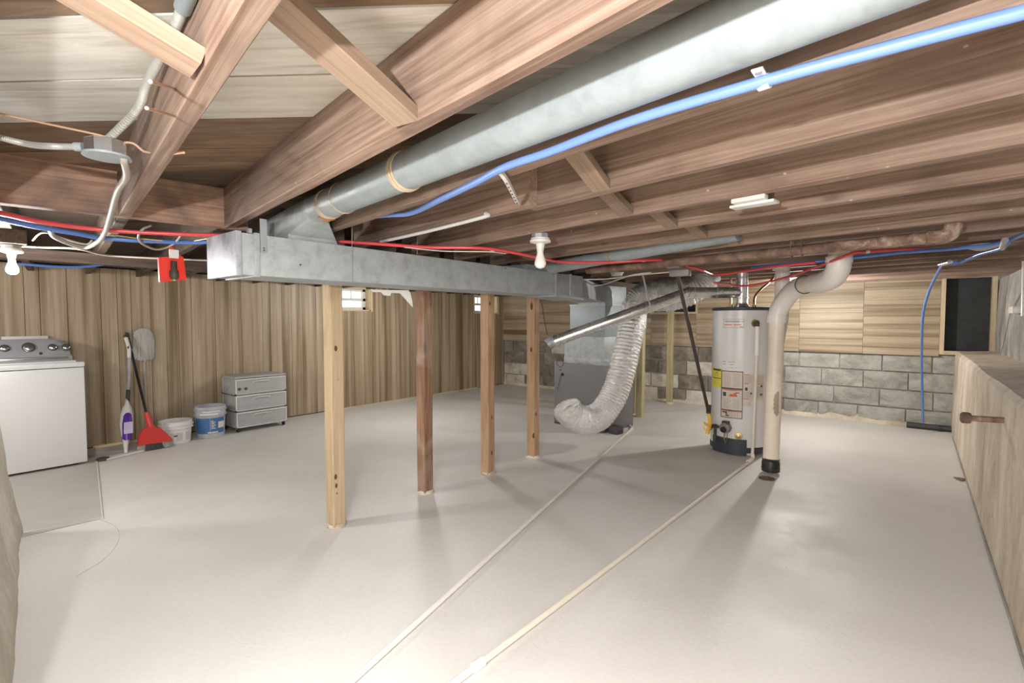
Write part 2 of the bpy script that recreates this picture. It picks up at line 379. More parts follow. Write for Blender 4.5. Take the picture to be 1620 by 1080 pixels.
# hairline crack from the corner of the patch
bm = bmesh.new(); cr = [AZ(a, b, .0006) for a, b in [(160, 822), (182, 832), (189, 848), (180, 868), (160, 888), (135, 903), (120, 912)]]
tube(bm, cr, .0009, 4, 5); obj('crack', bm, 'mortar', floor)
# painted mortar lip where the floor meets the back and right walls
bm = bmesh.new(); pts = []
for i in range(70):
    x = LW + (LEDGE-LW)*i/69; pts.append((x, BW-.0, .0))
lip = [bm.verts.new((x, BW-.03-.035*abs(noise.noise((x*4, 1, 2))), .001)) for x, _, _ in pts]; hi = [bm.verts.new((x, BW-.004, .04+.07*abs(noise.noise((x*3.1, 5, 2)))+.03*random.random())) for x, _, _ in pts]
bk = [bm.verts.new((v.co.x, BW+.01, 0)) for v in lip]
for i in range(69):
    bm.faces.new((lip[i], lip[i+1], hi[i+1], hi[i])); bm.faces.new((hi[i], hi[i+1], bk[i+1], bk[i])); bm.faces.new((bk[i], bk[i+1], lip[i+1], lip[i]))
obj('baseboard_back', bm, 'parge', kind='structure', label='smeared mortar lip along the foot of the block wall')

# left wall with vertical panelling
W1 = (3.79, 4.52, 1.425, 1.765); W2 = (6.80, 7.47, 1.41, 1.765)
bm = bmesh.new(); ys = [FW-.15, W1[0], W1[1], W2[0], W2[1], BW+.2]
for i in range(5):
    if i in (1, 3):
        W = (W1, W2)[i//2]; bx(bm, LW-.22, LW-.022, ys[i], ys[i+1], 0, W[2]); bx(bm, LW-.22, LW-.022, ys[i], ys[i+1], W[3], DECK+.04)
    else: bx(bm, LW-.22, LW-.022, ys[i], ys[i+1], 0, DECK+.04)
wl = obj('wall_left', bm, 'void', kind='structure', label='left basement wall lined with vertical wood-look panelling')
y = -1.2; random.seed(3); pat = [.20, .115, .23, .145, .10, .175, .16, .105, .205, .13]; i = 0
# joints measured near the washer, then the repeating pattern
cuts = [-1.2, -1.0, -.86, -.62, -.47, -.34, -.14, .02, .19, .38]
for px in (39, 64, 107, 160, 186, 208, 238, 263, 282, 303, 340, 366, 382, 415, 428, 446, 461, 478): cuts.append(AX(px, 500, LW).y)
while cuts[-1] < BW-.05:
    cuts.append(cuts[-1]+pat[i % 10]); i += 1
cuts[-1] = BW-.02
for a, b in zip(cuts, cuts[1:]):
    bm = bmesh.new(); top = PT+.006*random.random(); segs = [(a+.0022, b-.0022)]
    for W in (W1, W2):
        if b > W[0] and a < W[1]:
            segs = []
            for s0, s1 in ((a+.0022, min(b-.0022, W[0])), (max(a+.0022, W[1]), b-.0022)):
                if s1-s0 > .003 and (s0 < W[0] or s1 > W[1]): bx(bm, LW-.02, LW, s0, s1, .012, top)
            bx(bm, LW-.02, LW, max(a+.0022, W[0]), min(b-.0022, W[1]), .012, W[2]); bx(bm, LW-.02, LW, max(a+.0022, W[0]), min(b-.0022, W[1]), W[3], top)
    for s0, s1 in segs: bx(bm, LW-.02, LW, s0, s1, .012, top)
    obj('panel_board', bm, 'panel_v', wl)
obj('wall_strip', box(LW, LW+.02, 1.20, 1.62, 0, .022), 'trimwood', wl, label='loose pale wood strip on the floor against the panelling')
obj('wall_strip', box(LW, LW+.012, 3.9, 6.9, 0, .018), 'trimwood', wl)

def win(name, W, x0, label):
    y0, y1, z0, z1 = W
    bm = bmesh.new(); xo = x0-.2
    bx(bm, xo, x0+.004, y0-.002, y0+.018, z0, z1); bx(bm, xo, x0+.004, y1-.018, y1+.002, z0, z1); bx(bm, xo, x0+.004, y0, y1, z0, z0+.016); bx(bm, xo, x0+.004, y0, y1, z1-.016, z1)
    o = obj(name, bm, 'trimwood', kind='structure', label=label)
    bm = bmesh.new(); a, b = y0+.02, y1-.02; c, d = z0+.018, z1-.018; xf = x0-.15
    for q in ((a, a+.045, c, d), (b-.045, b, c, d), (a, b, c, c+.04), (a, b, d-.03, d), (a, b, (c+d)/2-.02, (c+d)/2+.02)): bx(bm, xf, xf+.05, *q)
    for k in (1, 2): yy = a+(b-a)*k/3; bx(bm, xf+.015, xf+.03, yy-.006, yy+.006, (c+d)/2, d)
    obj('sash', bm, 'vinyl', o)
    obj('pane', box(xf+.02, xf+.026, a+.03, b-.03, c+.03, d-.02), 'glass', o)
    obj('casing', box(x0, x0+.018, y1-.004, y1+.028, z0-.01, z1+.01), 'trimwood', o)
    return o
win('window_1', W1, LW, 'small bright window behind the pale pine post')
win('window_2', W2, LW, 'small bright window near the far left corner')

# back wall: block courses below, horizontal panelling above
bm = bmesh.new(); O3 = (-3.30, -2.60, 1.415, 1.78); O4 = (.268, .655, .935, 1.77)
bx(bm, LW-.2, .95, BW+.12, BW+.32, 0, DECK+.04)
for x0, x1, z0, z1 in ((LW-.2, O3[0], 0, DECK+.04), (O3[0], O3[1], 0, O3[2]), (O3[0], O3[1], O3[3], DECK+.04), (O3[1], O4[0], 0, DECK+.04), (O4[0], O4[1], 0, O4[2]), (O4[0], O4[1], O4[3], DECK+.04), (O4[1], .95, 0, DECK+.04)):
    bx(bm, x0, x1, BW+.012, BW+.12, z0, z1)
wb = obj('wall_back', bm, 'mortar', kind='structure', label='back wall of concrete blocks under horizontal wood-look panelling')
random.seed(11)
starts = [[-1.204, -.745, -.304, .169], [-1.376, -.942, -.49, -.045], [-1.50, -1.245, -.80, -.32, .19], [-1.38, -.97, -.54, -.06]]
for c in range(4):
    z1 = .875-c*.222; z0 = max(.0, z1-.208) if c < 3 else 0.0
    xs = list(starts[c]); x = xs[0]
    while x > LW: x -= .452; xs.insert(0, x)
    xs[0] = LW; x = xs[-1]
    while x < LEDGE: x += .452; xs.append(x)
    xs[-1] = LEDGE+.02
    for a, b in zip(xs, xs[1:]):
        if b-a < .04: continue
        xm = (a+b)/2; r = random.random()
        mt = 'block' if xm > -1.6 else ('block_white' if (r < .26) else 'block_dark')
        pr = .004+.010*random.random()
        bm = box(a+.006, b-.006, BW-pr, BW+.02, z0+.002, z1-.002, bev=.004)
        obj('concrete_block', bm, mt, wb)
cols = [(-6.42, -5.65), (-5.65, -4.43), (-4.43, -3.31), (-3.31, -2.59), (-2.59, -1.905), (-1.905, -1.212), (-1.212, -.507), (-.507, .225)]
random.seed(5)
for ci, (a, b) in enumerate(cols):
    z = .885 if ci < 5 else .868; hs = [.115, .095, .06, .14, .10, .12, .085, .15, .07, .12]; k = ci*3
    if ci == 6: hs = [.10, .075, .125, .095, .12, .06, .10, .14, .11, .12]; k = 0
    if ci == 7: hs = [.085, .14, .095, .15, .14, .06, .13, .08, .12, .1]; k = 0
    while z < PT-.01:
        h = hs[k % 10]*1.0; k += 1; z2 = min(PT, z+h)
        if PT-z2 < .02: z2 = PT
        segs = [(a, b)]
        if ci == 3 and z2 > O3[2]:
            if z > O3[2]-.001: z = z2; continue
            z2 = O3[2]
        for s0, s1 in segs: obj('panel_board', box(s0+.0015, s1-.0015, BW-.03, BW-.012, z+.0012, z2-.0012), 'panel_h', wb)
        z = z2
obj('panel_edge_strip', box(-1.42, .26, BW-.034, BW-.03, .862, .87), 'dark_beam', wb)
for nm, O, lab, px in (('window_3', O3, 'low dark opening high on the back wall behind the gas pipe', 0), ('window_4', O4, 'dark screened opening framed in pale lumber in the back right corner', 1)):
    x0, x1, z0, z1 = O; tw = .042 if px else .03
    o = obj(nm, box(x0-.01, x1+.01, BW+.07, BW+.085, z0-.01, z1+.01), 'screen', kind='structure', label=lab)
    bm = bmesh.new()
    for q in ((x0-tw, x0, z0-tw, z1+tw), (x1, x1+tw, z0-tw, z1+tw)): bx(bm, q[0], q[1], BW-.04, BW+.10, q[2], q[3])
    obj('jamb', bm, 'trimwood', o)
    bm = bmesh.new()
    for q in ((x0, x1, z0-tw, z0), (x0, x1, z1, z1+tw)): bx(bm, q[0], q[1], BW-.042, BW+.10, q[2], q[3])
    obj('rail', bm, 'trimwood', o)

# right wall: knee-high concrete ledge with the upper wall behind it
def rough_grid(fn, nu, nv):
    bm = bmesh.new(); g = [[bm.verts.new(fn(i/nu, j/nv)) for j in range(nv+1)] for i in range(nu+1)]
    for i in range(nu):
        for j in range(nv): bm.faces.new((g[i][j], g[i+1][j], g[i+1][j+1], g[i][j+1]))
    return bm, g
def nz(x, y, z, s=2., a=.01): return noise.noise(Vector((x*s, y*s, z*s)))*a
def ledgef(u, v):
    y = FW-.1+(BW-FW+.1)*u; path = [(LEDGE, 0), (LEDGE+.004, .45), (LEDGE+.012, .90), (LEDGE+.035, .93), (LEDGE+.2, .938), (RW+.02, .945), (RW+.02, 0)]
    t = v*(len(path)-1); k = min(int(t), len(path)-2); f = t-k; x = path[k][0]*(1-f)+path[k+1][0]*f; z = path[k][1]*(1-f)+path[k+1][1]*f
    if z > .02: x += nz(y, z, 1, 1.2, .014)*(1 if x < .6 else 0) + nz(y, z, 1, 7, .004)*(1 if x < .6 else 0); z += nz(x, y, 5, 1.3, .010)*(1 if z > .85 else 0)
    return (x, y, max(z, 0))
bm, g = rough_grid(ledgef, 130, 30)
bm.faces.new([r for r in g[0]]); bm.faces.new([r for r in g[-1]][::-1])
bx(bm, RW+.05, .93, FW-.15, BW+.15, 0, 1.75)
wr = None
def upf(u, v):
    y = FW-.1+(BW-FW+.14)*u; path = [(RW, .90), (RW, 1.3), (RW+.01, 1.74), (RW+.25, 1.748), (RW+.25, .9)]
    t = v*4; k = min(int(t), 3); f = t-k; x = path[k][0]*(1-f)+path[k+1][0]*f; z = path[k][1]*(1-f)+path[k+1][1]*f
    if k < 2: x += nz(y, z, 9, 1.8, .03)+nz(y, z, 9, 9, .008)
    return (x, y, z)
bmu, gu = rough_grid(upf, 110, 24); bmu.faces.new(gu[0]); bmu.faces.new(gu[-1][::-1])
wr = obj('wall_right', bmu, 'wallgrey', kind='structure', label='rough grey upper right wall above the ledge')
obj('concrete_ledge', bm, 'parge', wr, label='cream stained concrete ledge along the right wall')
obj('paint_seam', tube(bmesh.new(), [(LEDGE-.004+nz(0, i*.4, 0, 1, .006), FW+i*.45, .004) for i in range(20)], .008, 6, 3), 'mortar', floor)
obj('wall_front', box(-6.62, .95, FW-.25, FW-.10, 0, DECK+.04), 'parge', kind='structure', label='wall behind the camera')
# stub of rough foundation at the left edge
def stubf(u, v):
    x = -4.19+3.0*u; yb = .415-.19*(u*3.0/1.6) if u < .53 else .225-.5*(u-.53)
    z = v*1.75; lean = .05*v*1.75 + (.045*math.exp(-((z-0.0)/.25)**2)*-1)
    y = yb-.03-lean*.9+nz(x, z, 3, 2.0, .02)+nz(x, z, 8, 8, .006)
    if u == 0: x += .02
    return (x, y, z)
bm, g = rough_grid(stubf, 60, 40)
back = [bm.verts.new((g[0][j].co.x, -1.3, g[0][j].co.z)) for j in range(41)]
for j in range(40): bm.faces.new((g[0][j], g[0][j+1], back[j+1], back[j]))
o = obj('wall_foundation_stub', bm, 'stub', kind='structure', label='rough bulging concrete foundation stub at the left edge')

# ceiling
bm = box(-6.62, .95, FW-.25, BW+.32, DECK+.022, DECK+.08)
ceil = obj('ceiling', bm, 'void', kind='structure', label='open basement ceiling of joists and diagonal subfloor boards')
BD = Vector((-.806, -.592, 0)); BN = Vector((.592, -.806, 0)); rect = (-6.6, .94, FW-.2, BW+.28)
def clip(poly):
    for ax, lim, sg in ((0, rect[0], 1), (0, rect[1], -1), (1, rect[2], 1), (1, rect[3], -1)):
        out = []
        for i in range(len(poly)):
            a, b = poly[i], poly[(i+1) % len(poly)]; da, db = (a[ax]-lim)*sg, (b[ax]-lim)*sg
            if da >= 0: out.append(a)
            if (da >= 0) != (db >= 0): out.append(a+(b-a)*(da/(da-db)))
        poly = out
        if len(poly) < 3: return []
    return poly
rot = Matrix((BD.normalized(), Vector((.592, -.806, 0)).normalized(), Vector((0, 0, 1)))).transposed()
random.seed(2)
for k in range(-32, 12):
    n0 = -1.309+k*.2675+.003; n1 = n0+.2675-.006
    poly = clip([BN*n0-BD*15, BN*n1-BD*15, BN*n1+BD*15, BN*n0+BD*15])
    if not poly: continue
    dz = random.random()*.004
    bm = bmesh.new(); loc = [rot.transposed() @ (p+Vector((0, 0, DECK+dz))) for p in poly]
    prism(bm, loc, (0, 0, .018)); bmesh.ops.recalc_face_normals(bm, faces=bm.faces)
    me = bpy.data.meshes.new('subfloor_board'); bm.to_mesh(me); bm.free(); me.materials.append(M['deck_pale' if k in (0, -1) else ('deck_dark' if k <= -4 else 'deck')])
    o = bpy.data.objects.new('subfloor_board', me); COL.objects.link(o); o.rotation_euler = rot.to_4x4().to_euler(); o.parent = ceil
TH = .045
def joist(p, q0, q1, mat='joist', z0=JZ, wob=.006):
    if q1-q0 < .15: return
    plank('joist', J(p, q0, (z0+DECK)/2), J(p, q1, (z0+DECK)/2), TH, DECK-z0, mat, ceil, segs=max(2, int((q1-q0)*4)), wob=wob)
def qx(x, p): return (-x+.1513*p)/.9885
def ymaxq(p, y): return (y-.9885*p)/.1513
for k in range(-3, 18):
    p = .25+.4085*k-TH/2
    qr = qx(RW+.2, p); ql = qx(-2.75, p)
    qmax = ymaxq(p, BW); qmin = ymaxq(p, FW)
    if k <= 1: joist(p, max(qr, qmin), 2.768)
    elif k == 3:
        joist(p, qr, 1.47); joist(p-.047, 1.42, ql-.01)
    else: joist(p, qr, min(ql, qmax))
    q0 = max(qx(-2.87, p) if k > 1 else 2.83, qmin); q1 = min(qx(LW, p)-.01, qmax)
    joist(p-.05 if k > 1 else p, q0, q1, 'dark_beam')
plank('header', J(-1.0, 2.795, (JZ+DECK)/2), J(.72, 2.795, (JZ+DECK)/2), .05, DECK-JZ, 'header', ceil, segs=6, wob=.004)
plank('post_beam', (-2.81, 1.02, 1.685), (-2.81, BW-.01, 1.685), .09, .128, 'dark_beam', ceil)
plank('cross_beam', (-4.42, FW, 1.715), (-4.42, BW-.01, 1.715), .07, .068, 'dark_beam', ceil)
plank('cross_beam', (-5.55, FW, 1.79), (-5.55, 3.6, 1.79), .05, .05, 'dark_beam', ceil)
# bridging braces between joists
def brace(k0, k1, q, flip=False, dq=0, wdt=.07, th=.03, mat='brace', top=.14, zb=JZ+.014):
    p0 = .25+.4085*k0; p1 = .25+.4085*k1-TH
    a, b = (J(p0+.004, q+dq, JZ+top), J(p1-.004, q, zb))
    if flip: a, b = J(p1-.004, q+dq, JZ+top), J(p0+.004, q, zb)
    plank('bridging_brace', a, b, wdt, th, mat, ceil, up=(0, 0, 1))
brace(0, 1, 1.03, dq=-.10, wdt=.078, top=.12)
brace(-1, 0, 1.07, dq=-.02, wdt=.078, top=.13)
brace(2, 3, 1.10, dq=-.08); brace(3, 4, 1.28, dq=-.03); brace(4, 5, 1.30)
brace(5, 6, 1.35); brace(6, 7, 1.35)

# ------------------------------------------------------------------ posts
def post(x, y, wx, wy, mat, label, foot=None, twist=0., zt=1.62, knots=()):
    t = thing('support_post', label, 'post', (x, y, 0), 'wooden posts holding up the beam')
    bm = bmesh.new(); n = 24; rs = []
    for i in range(n+1):
        z = zt*i/n; a = twist*z; e = .006; er = (.010*max(0, 1-z/.2)*random.random() if foot else 0)
        base_ = [(-wx/2+e, -wy/2), (wx/2-e, -wy/2), (wx/2, -wy/2+e), (wx/2, wy/2-e), (wx/2-e, wy/2), (-wx/2+e, wy/2), (-wx/2, wy/2-e), (-wx/2, -wy/2+e)]
        rs.append([bm.verts.new((x+(px*math.cos(a)-py*math.sin(a))*(1-er*4)+nz(z, x, y, 3, .004), y+(px*math.sin(a)+py*math.cos(a))*(1-er*4), z)) for px, py in base_])
    for a, b in zip(rs, rs[1:]):
        for k in range(8): bm.faces.new((a[k], a[(k+1) % 8], b[(k+1) % 8], b[k]))
    bm.faces.new(rs[0][::-1]); bm.faces.new(rs[-1]); obj('shaft', bm, mat, t)
    if foot:
        bm = bmesh.new(); lathe(bm, (x, y, 0), [(max(wx, wy)*.72, .0005), (max(wx, wy)*.66, .006), (max(wx, wy)*.60, .012+.01*foot)], 10)
        for v in bm.verts: v.co.x += random.uniform(-.012, .012); v.co.y += random.uniform(-.012, .012)
        obj('grout_foot', bm, 'parge', t)
    for px, py, rr in knots:
        c = AX(px, py, x+wx/2); c.x += .0005
        k = lathe(bmesh.new(), c, [(rr, 0), (rr*.8, .0012), (rr*.4, .0022)], 14, (1, 0, 0))
        for v in k.verts: v.co.z = c.z+(v.co.z-c.z)*1.7
        obj('knot', k, 'knotw', t, label='dark knot')
    return t
random.seed(8)
post(-2.806, 1.70, .088, .088, 'pine', 'pale new pine post with dark knots, nearest of the post row', 1, knots=((531, 551, .013), (531, 754, .010), (532, 768, .009), (533, 780, .004), (535, 600, .004)))
post(-2.832, 2.46, .086, .09, 'old_post', 'old reddish brown post with flaking white base, second in the row', 1, .03)
post(-2.775, 3.10, .088, .088, 'brown_post', 'plain brown post standing third in the row, before the far window', 1, knots=((775, 480, .010), (778, 660, .010), (778, 716, .012)))
post(-2.775, 3.74, .088, .088, 'brown_post', 'brown knotty post standing fourth in the row, left of the furnace', 1, knots=((841, 484, .020), (840, 553, .013), (848, 655, .012), (844, 689, .016)))
post(-2.82, 6.20, .088, .088, 'green_post', 'greenish brown post right behind the foil duct', 0)
post(-2.93, 7.50, .088, .07, 'green_post', 'greenish post against the block wall left of the gas pipe', 1)
post(-3.02, 6.42, .088, .088, 'green_post', 'short-looking post half hidden between furnace and foil duct', 0)

# ------------------------------------------------------------------ rectangular trunk duct
t = thing('trunk_duct', 'long rectangular galvanised trunk duct hung over the post row', 'duct', (-2.45, .93, 1.495))
bm = box(-2.60, -2.29, .955, 3.82, 1.495, 1.678, bev=.002); obj('trunk', bm, 'galv', t)
obj('end_cap', box(-2.606, -2.284, .93, .955, 1.490, 1.684, bev=.003), 'galv_new', t, label='shiny folded end cap')
bm = bmesh.new()
for y in (1.02, 3.40, 3.62): bx(bm, -2.606, -2.284, y-.012, y+.012, 1.489, 1.684, bev=.002)
obj('seam_band', bm, 'galv', t)
bm = bmesh.new(); prism(bm, [(-2.61, 3.40, 1.494), (-2.285, 3.40, 1.494), (-2.28, 3.82, 1.468), (-2.61, 3.82, 1.468)], (0, 0, .02)); obj('lower_flange', bm, 'galv', t)
bm = bmesh.new(); bx(bm, -2.29, -2.286, 1.035, 1.065, 1.60, 1.75); obj('hanger_strap', bm, 'galv_blue', t)
bm = bmesh.new(); bx(bm, -2.31, -2.286, .985, 1.0, 1.68, 1.70, bev=.001); obj('hanger_strap', bm, 'galv_blue', t)
bm = bmesh.new()
for yy, zz in ((1.05, 1.62), (1.05, 1.61), (1.22, 1.56), (2.75, 1.665)): cyl(bm, (-2.292, yy, zz), (-2.285, yy, zz), .004, 8)
obj('screw', bm, 'blackm', t)
bm = bmesh.new(); prism(bm, [(-2.60, 3.82, 1.50), (-2.30, 3.82, 1.50), (-2.66, 4.93, 1.49), (-3.05, 4.93, 1.49)], (0, 0, .165)); obj('connector', bm, 'galv_new', t)
# torn paper under the trunk
o = bmesh.new(); random.seed(4)
pts = [AX(a, b, -2.60) for a, b in [(585, 458), (590, 462), (602, 462), (606, 467), (616, 468), (618, 463), (632, 464), (641, 474), (652, 486), (651, 476), (648, 464), (645, 459)]]
prism(o, [(-2.595, p.y, p.z) for p in pts], (.003, 0, 0)); obj('paper_scrap', o, 'torn', None, 'torn white paper scrap hanging from the trunk duct', 'paper', base=(-2.595, pts[5].y, pts[5].z))
# hanging wires on the trunk face
for a, b, c in ((557, 364, 447), (660, 380, 402)):
    p0 = AX(a, b, -2.28); p1 = AX(a, c, -2.28)
    obj('hanger_wire', tube(bmesh.new(), [p0+Vector((.0, 0, .02)), p0, p1], .0016, 6, 3), 'cable', None, 'thin grey hanger wire crossing the trunk duct, %s' % ('long one near the pine post' if c > 420 else 'short one farther right'), 'wire', base=p1)

# round duct above, coming towards the camera
def P_(p, q, z): return J(p, q, z)
t = thing('round_duct', 'large pale round galvanised duct running overhead along the joists', 'duct', P_(.905, 0, 1.746))
DR = .0635; dp = .905; dz = 1.812
def sect(q0, q1, rr=DR): return cyl(bmesh.new(), P_(dp, q0, dz), P_(dp, q1, dz), rr, 36)
obj('duct_section', sect(-.75, 1.53), 'galv_blue', t); obj('duct_section', sect(1.53, 2.05, DR*.985), 'galv_blue', t); obj('duct_section', sect(2.05, 2.34, DR*.97), 'galv', t)
bm = bmesh.new()
for q, r in ((1.53, .006), (1.545, .007), (1.56, .004)): ring(bm, P_(dp, q, dz), JD, DR, r)
obj('sealant_band', bm, 'sealant', t)
bm = bmesh.new()
for q in (2.05, 2.19, 2.21): ring(bm, P_(dp, q, dz), JD, DR, .003)
obj('sealant_band', bm, 'sealant', t)
bm = bmesh.new(); rings = []; NB = 32
def bootring(f):
    out = []
    for k in range(NB):
        an = 2*math.pi*k/NB; c_, s_ = math.cos(an), math.sin(an)     # c_: towards the far side and up, s_: across
        m_ = max(abs(c_), abs(s_)); rc, rs_ = c_/m_, s_/m_
        base_ = Vector((-2.435-.125*rc, 1.305+.13*rs_, 1.679)); knee = Vector((-2.435-.125*rc, 1.30+.125*rs_, 1.70+.045*(rc+1)))
        circ = P_(dp+DR*s_, 2.335, dz+DR*c_)
        out.append(base_ if f == 0 else knee if f == 1 else knee*.45+circ*.55 if f == 2 else circ)
    return [bm.verts.new(p) for p in out]
rings = [bootring(f) for f in range(4)]
for a, b in zip(rings, rings[1:]):
    for k in range(NB): bm.faces.new((a[k], a[(k+1) % NB], b[(k+1) % NB], b[k]))
bm.faces.new(rings[0][::-1]); bm.faces.new(rings[-1]); obj('boot', bm, 'galv', t)
obj('rust_drip', tube(bmesh.new(), [P_(dp-.035, 2.235, dz-.056), P_(dp, 2.24, dz-.066), P_(dp+.04, 2.245, dz-.053)], .006, 6, 4), 'rustseal', t)
# second round duct
t = thing('branch_duct', 'small whitish round duct rising from the far end of the trunk into the joists', 'duct', P_(2.95, 2.8, 1.68))
obj('duct_section', cyl(bmesh.new(), P_(2.955, 2.86, 1.715), P_(2.886, 1.25, 1.80), .052, 28), 'galv_blue', t)
bm = bmesh.new(); d_ = P_(2.886, 1.25, 1.8)-P_(2.955, 2.86, 1.715)
for f in (.03, .05, .44): ring(bm, P_(2.955, 2.86, 1.715)+d_*f, d_, .0525, .0035)
obj('sealant_band', bm, 'rustseal', t)
obj('boot', box(-2.56, -2.33, 3.06, 3.36, 1.6785, 1.725, bev=.004), 'galv_blue', t)

# ------------------------------------------------------------------ furnace
t = thing('furnace', 'grey furnace cabinet with silver sheet-metal plenum beneath the trunk duct', 'furnace', J(4.565, 3.85, 0))
obj('cabinet', jbox(bmesh.new(), 3.463, 4.23, 4.565, 5.15, .0, .785, .004), 'furnace', t)
obj('base_rail', jbox(bmesh.new(), 3.47, 4.22, 4.56, 4.565, .0, .02), 'darkgrey', t)
obj('plenum_lower', jbox(bmesh.new(), 3.462, 4.06, 4.562, 4.99, .787, 1.10, .003), 'galv', t)
obj('plenum_upper', jbox(bmesh.new(), 3.462, 3.985, 4.575, 4.97, 1.10, 1.47, .003), 'galv_blue', t)
obj('plenum_collar', jbox(bmesh.new(), 3.462, 3.85, 4.568, 4.98, 1.47, 1.68, .003), 'galv', t)
bm = jbox(bmesh.new(), 3.458, 4.066, 4.556, 4.995, .772, .845, .003); obj('foil_tape', bm, 'galv_new', t)
obj('seam_band', jbox(bmesh.new(), 3.458, 3.99, 4.570, 4.975, 1.455, 1.478, .002), 'galv', t)
# marks on the cabinet: knock-out ring, hole and label plate
bm = bmesh.new(); ring(bm, jf(886, 573, 4.563), PD, .055, .003); obj('knockout_ring', bm, 'darkgrey', t)
bm = bmesh.new()
c_ = jf(890, 592, 4.564); lathe(bm, c_-PD*.006, [(.020, 0), (.020, .006)], 14, PD); c_ = jf(886.5, 585, 4.564); lathe(bm, c_-PD*.004, [(.008, 0), (.008, .004)], 10, PD)
obj('grommet', bm, 'black', t)
obj('thin_lead', tube(bmesh.new(), [jf(888, 590, 4.558), jf(884, 606, 4.555), jf(881, 618, 4.556)], .0025, 6, 4), 'darkgrey', t)
# screws/drain trap foot
obj('drain_trap', jbox(bmesh.new(), 3.30, 3.42, 4.6, 4.72, 0, .09, .01), 'darkgrey', None, 'small dark condensate pump on the floor behind the foil hose', 'pump', base=J(4.66, 3.36, 0))

# ------------------------------------------------------------------ flexible foil duct
def flexr(r0, amp):
    def f(t_, i): return r0+(amp if i % 2 else -amp)+random.uniform(-.0025, .0025)
    return f
t = thing('foil_flex_duct', 'wide crinkled silver foil duct hanging beside the furnace and curling on the floor', 'duct', AZ(940, 690, 0))
path = [AD(1003, 484, 5.55), AD(1001, 512, 5.38), AD(992, 550, 5.3), AD(983, 590, 5.25), AD(971, 625, 5.2), AD(950, 656, 5.1), AD(926, 664, 4.98), AD(904, 655, 4.88), AD(897, 645, 4.93)]
path = [Vector((p.x, p.y, max(p.z, .142))) for p in path]
bm = tube(bmesh.new(), path, .13, 56, 15, rf=flexr(.138, .0055))
for v in bm.verts: v.co += Vector((nz(*(v.co), 40, .009), nz(v.co.y, v.co.z, v.co.x, 40, .009), nz(v.co.z, v.co.x, v.co.y, 40, .006)))
obj('hose', bm, 'foil', t)
path = [AD(1004, 486, 5.56), AD(1016, 472, 5.55), AD(1038, 468, 5.5), AD(1070, 466, 5.45), AD(1100, 455, 5.4), AD(1118, 440, 5.4)]
bm = tube(bmesh.new(), path, .15, 50, 13, rf=lambda t_, i: flexr(.135+.035*math.sin(math.pi*min(1, t_*1.1)), .006)(t_, i))
for v in bm.verts: v.co += Vector((nz(*(v.co), 14, .014), nz(v.co.y, v.co.z, v.co.x, 14, .014), nz(v.co.z, v.co.x, v.co.y, 14, .010)))
obj('foil_elbow', bm, 'foil', t)
bm = bmesh.new(); ring(bm, AD(1010, 480, 5.55), (AD(1018, 470, 5.55)-AD(1003, 488, 5.5)), .142, .006); obj('clamp_band', bm, 'black', t)
obj('start_collar', cyl(bmesh.new(), AD(1112, 443, 5.4), AD(1131, 432, 5.4), .10, 28), 'galv_new', t)

# ------------------------------------------------------------------ vent pipe and heater
HX, HY, HR = -1.34, 5.26, .262
HA = math.atan2(-HY, -HX)
VT = Vector((HX, HY, 1.565))
t = thing('vent_pipe', 'smooth shiny vent pipe sloping from the water heater across the foil duct', 'pipe', (HX, HY, 1.42))
v1 = AD(1088, 463, 4.95); v2 = AD(1030, 484, 4.9); v3 = AD(876, 540, 5.02)
obj('riser', lathe(bmesh.new(), (HX, HY, 1.455), [(.056, 0), (.056, .05), (.060, .052), (.060, .062), (.056, .064), (.056, .19), (.060, .192), (.060, .202), (.056, .204), (.056, .30)], 28), 'vent', t)
bm = bmesh.new(); lathe(bm, (HX, HY, 1.415), [(.085, 0), (.085, .004), (.06, .032), (.056, .045)], 24); obj('draft_hood', bm, 'vent', t)
obj('horizontal_run', cyl(bmesh.new(), VT, v1, .053, 28), 'vent', t)
obj('sloped_run', tube(bmesh.new(), [v1+(VT-v1)*.04, v1, v1+(v3-v1)*.08, v2+(v3-v2)*.1, v3], .056, 28, 5), 'vent', t)
bm = bmesh.new(); dd = (v3-v2).normalized()
tube(bm, [v3+(-dd)*.01, v3+dd*.03, v3+dd*.06+Vector((0, 0, -.012))], .058, 24, 3); ring(bm, v3-dd*.06, dd, .058, .003); ring(bm, v3+dd*.02, dd, .059, .003); obj('open_elbow', bm, 'galv_new', t)
bm = bmesh.new(); hd = (v1-VT).normalized()
for f in (.0, .06): ring(bm, v1-hd*f, hd, .0565, .0035)
ring(bm, VT+hd*.25, hd, .054, .003); obj('joint_band', bm, 'galv_new', t)
for a, b in ((AD(1016, 432, 4.80), AD(1030, 488, 4.80)),):
    obj('hanger_strap', tube(bmesh.new(), [a, b, b+Vector((.03, 0, -.03))], .009, 4, 2), 'galv', None, 'grey strap hanging down over the vent pipe', 'strap', base=b)

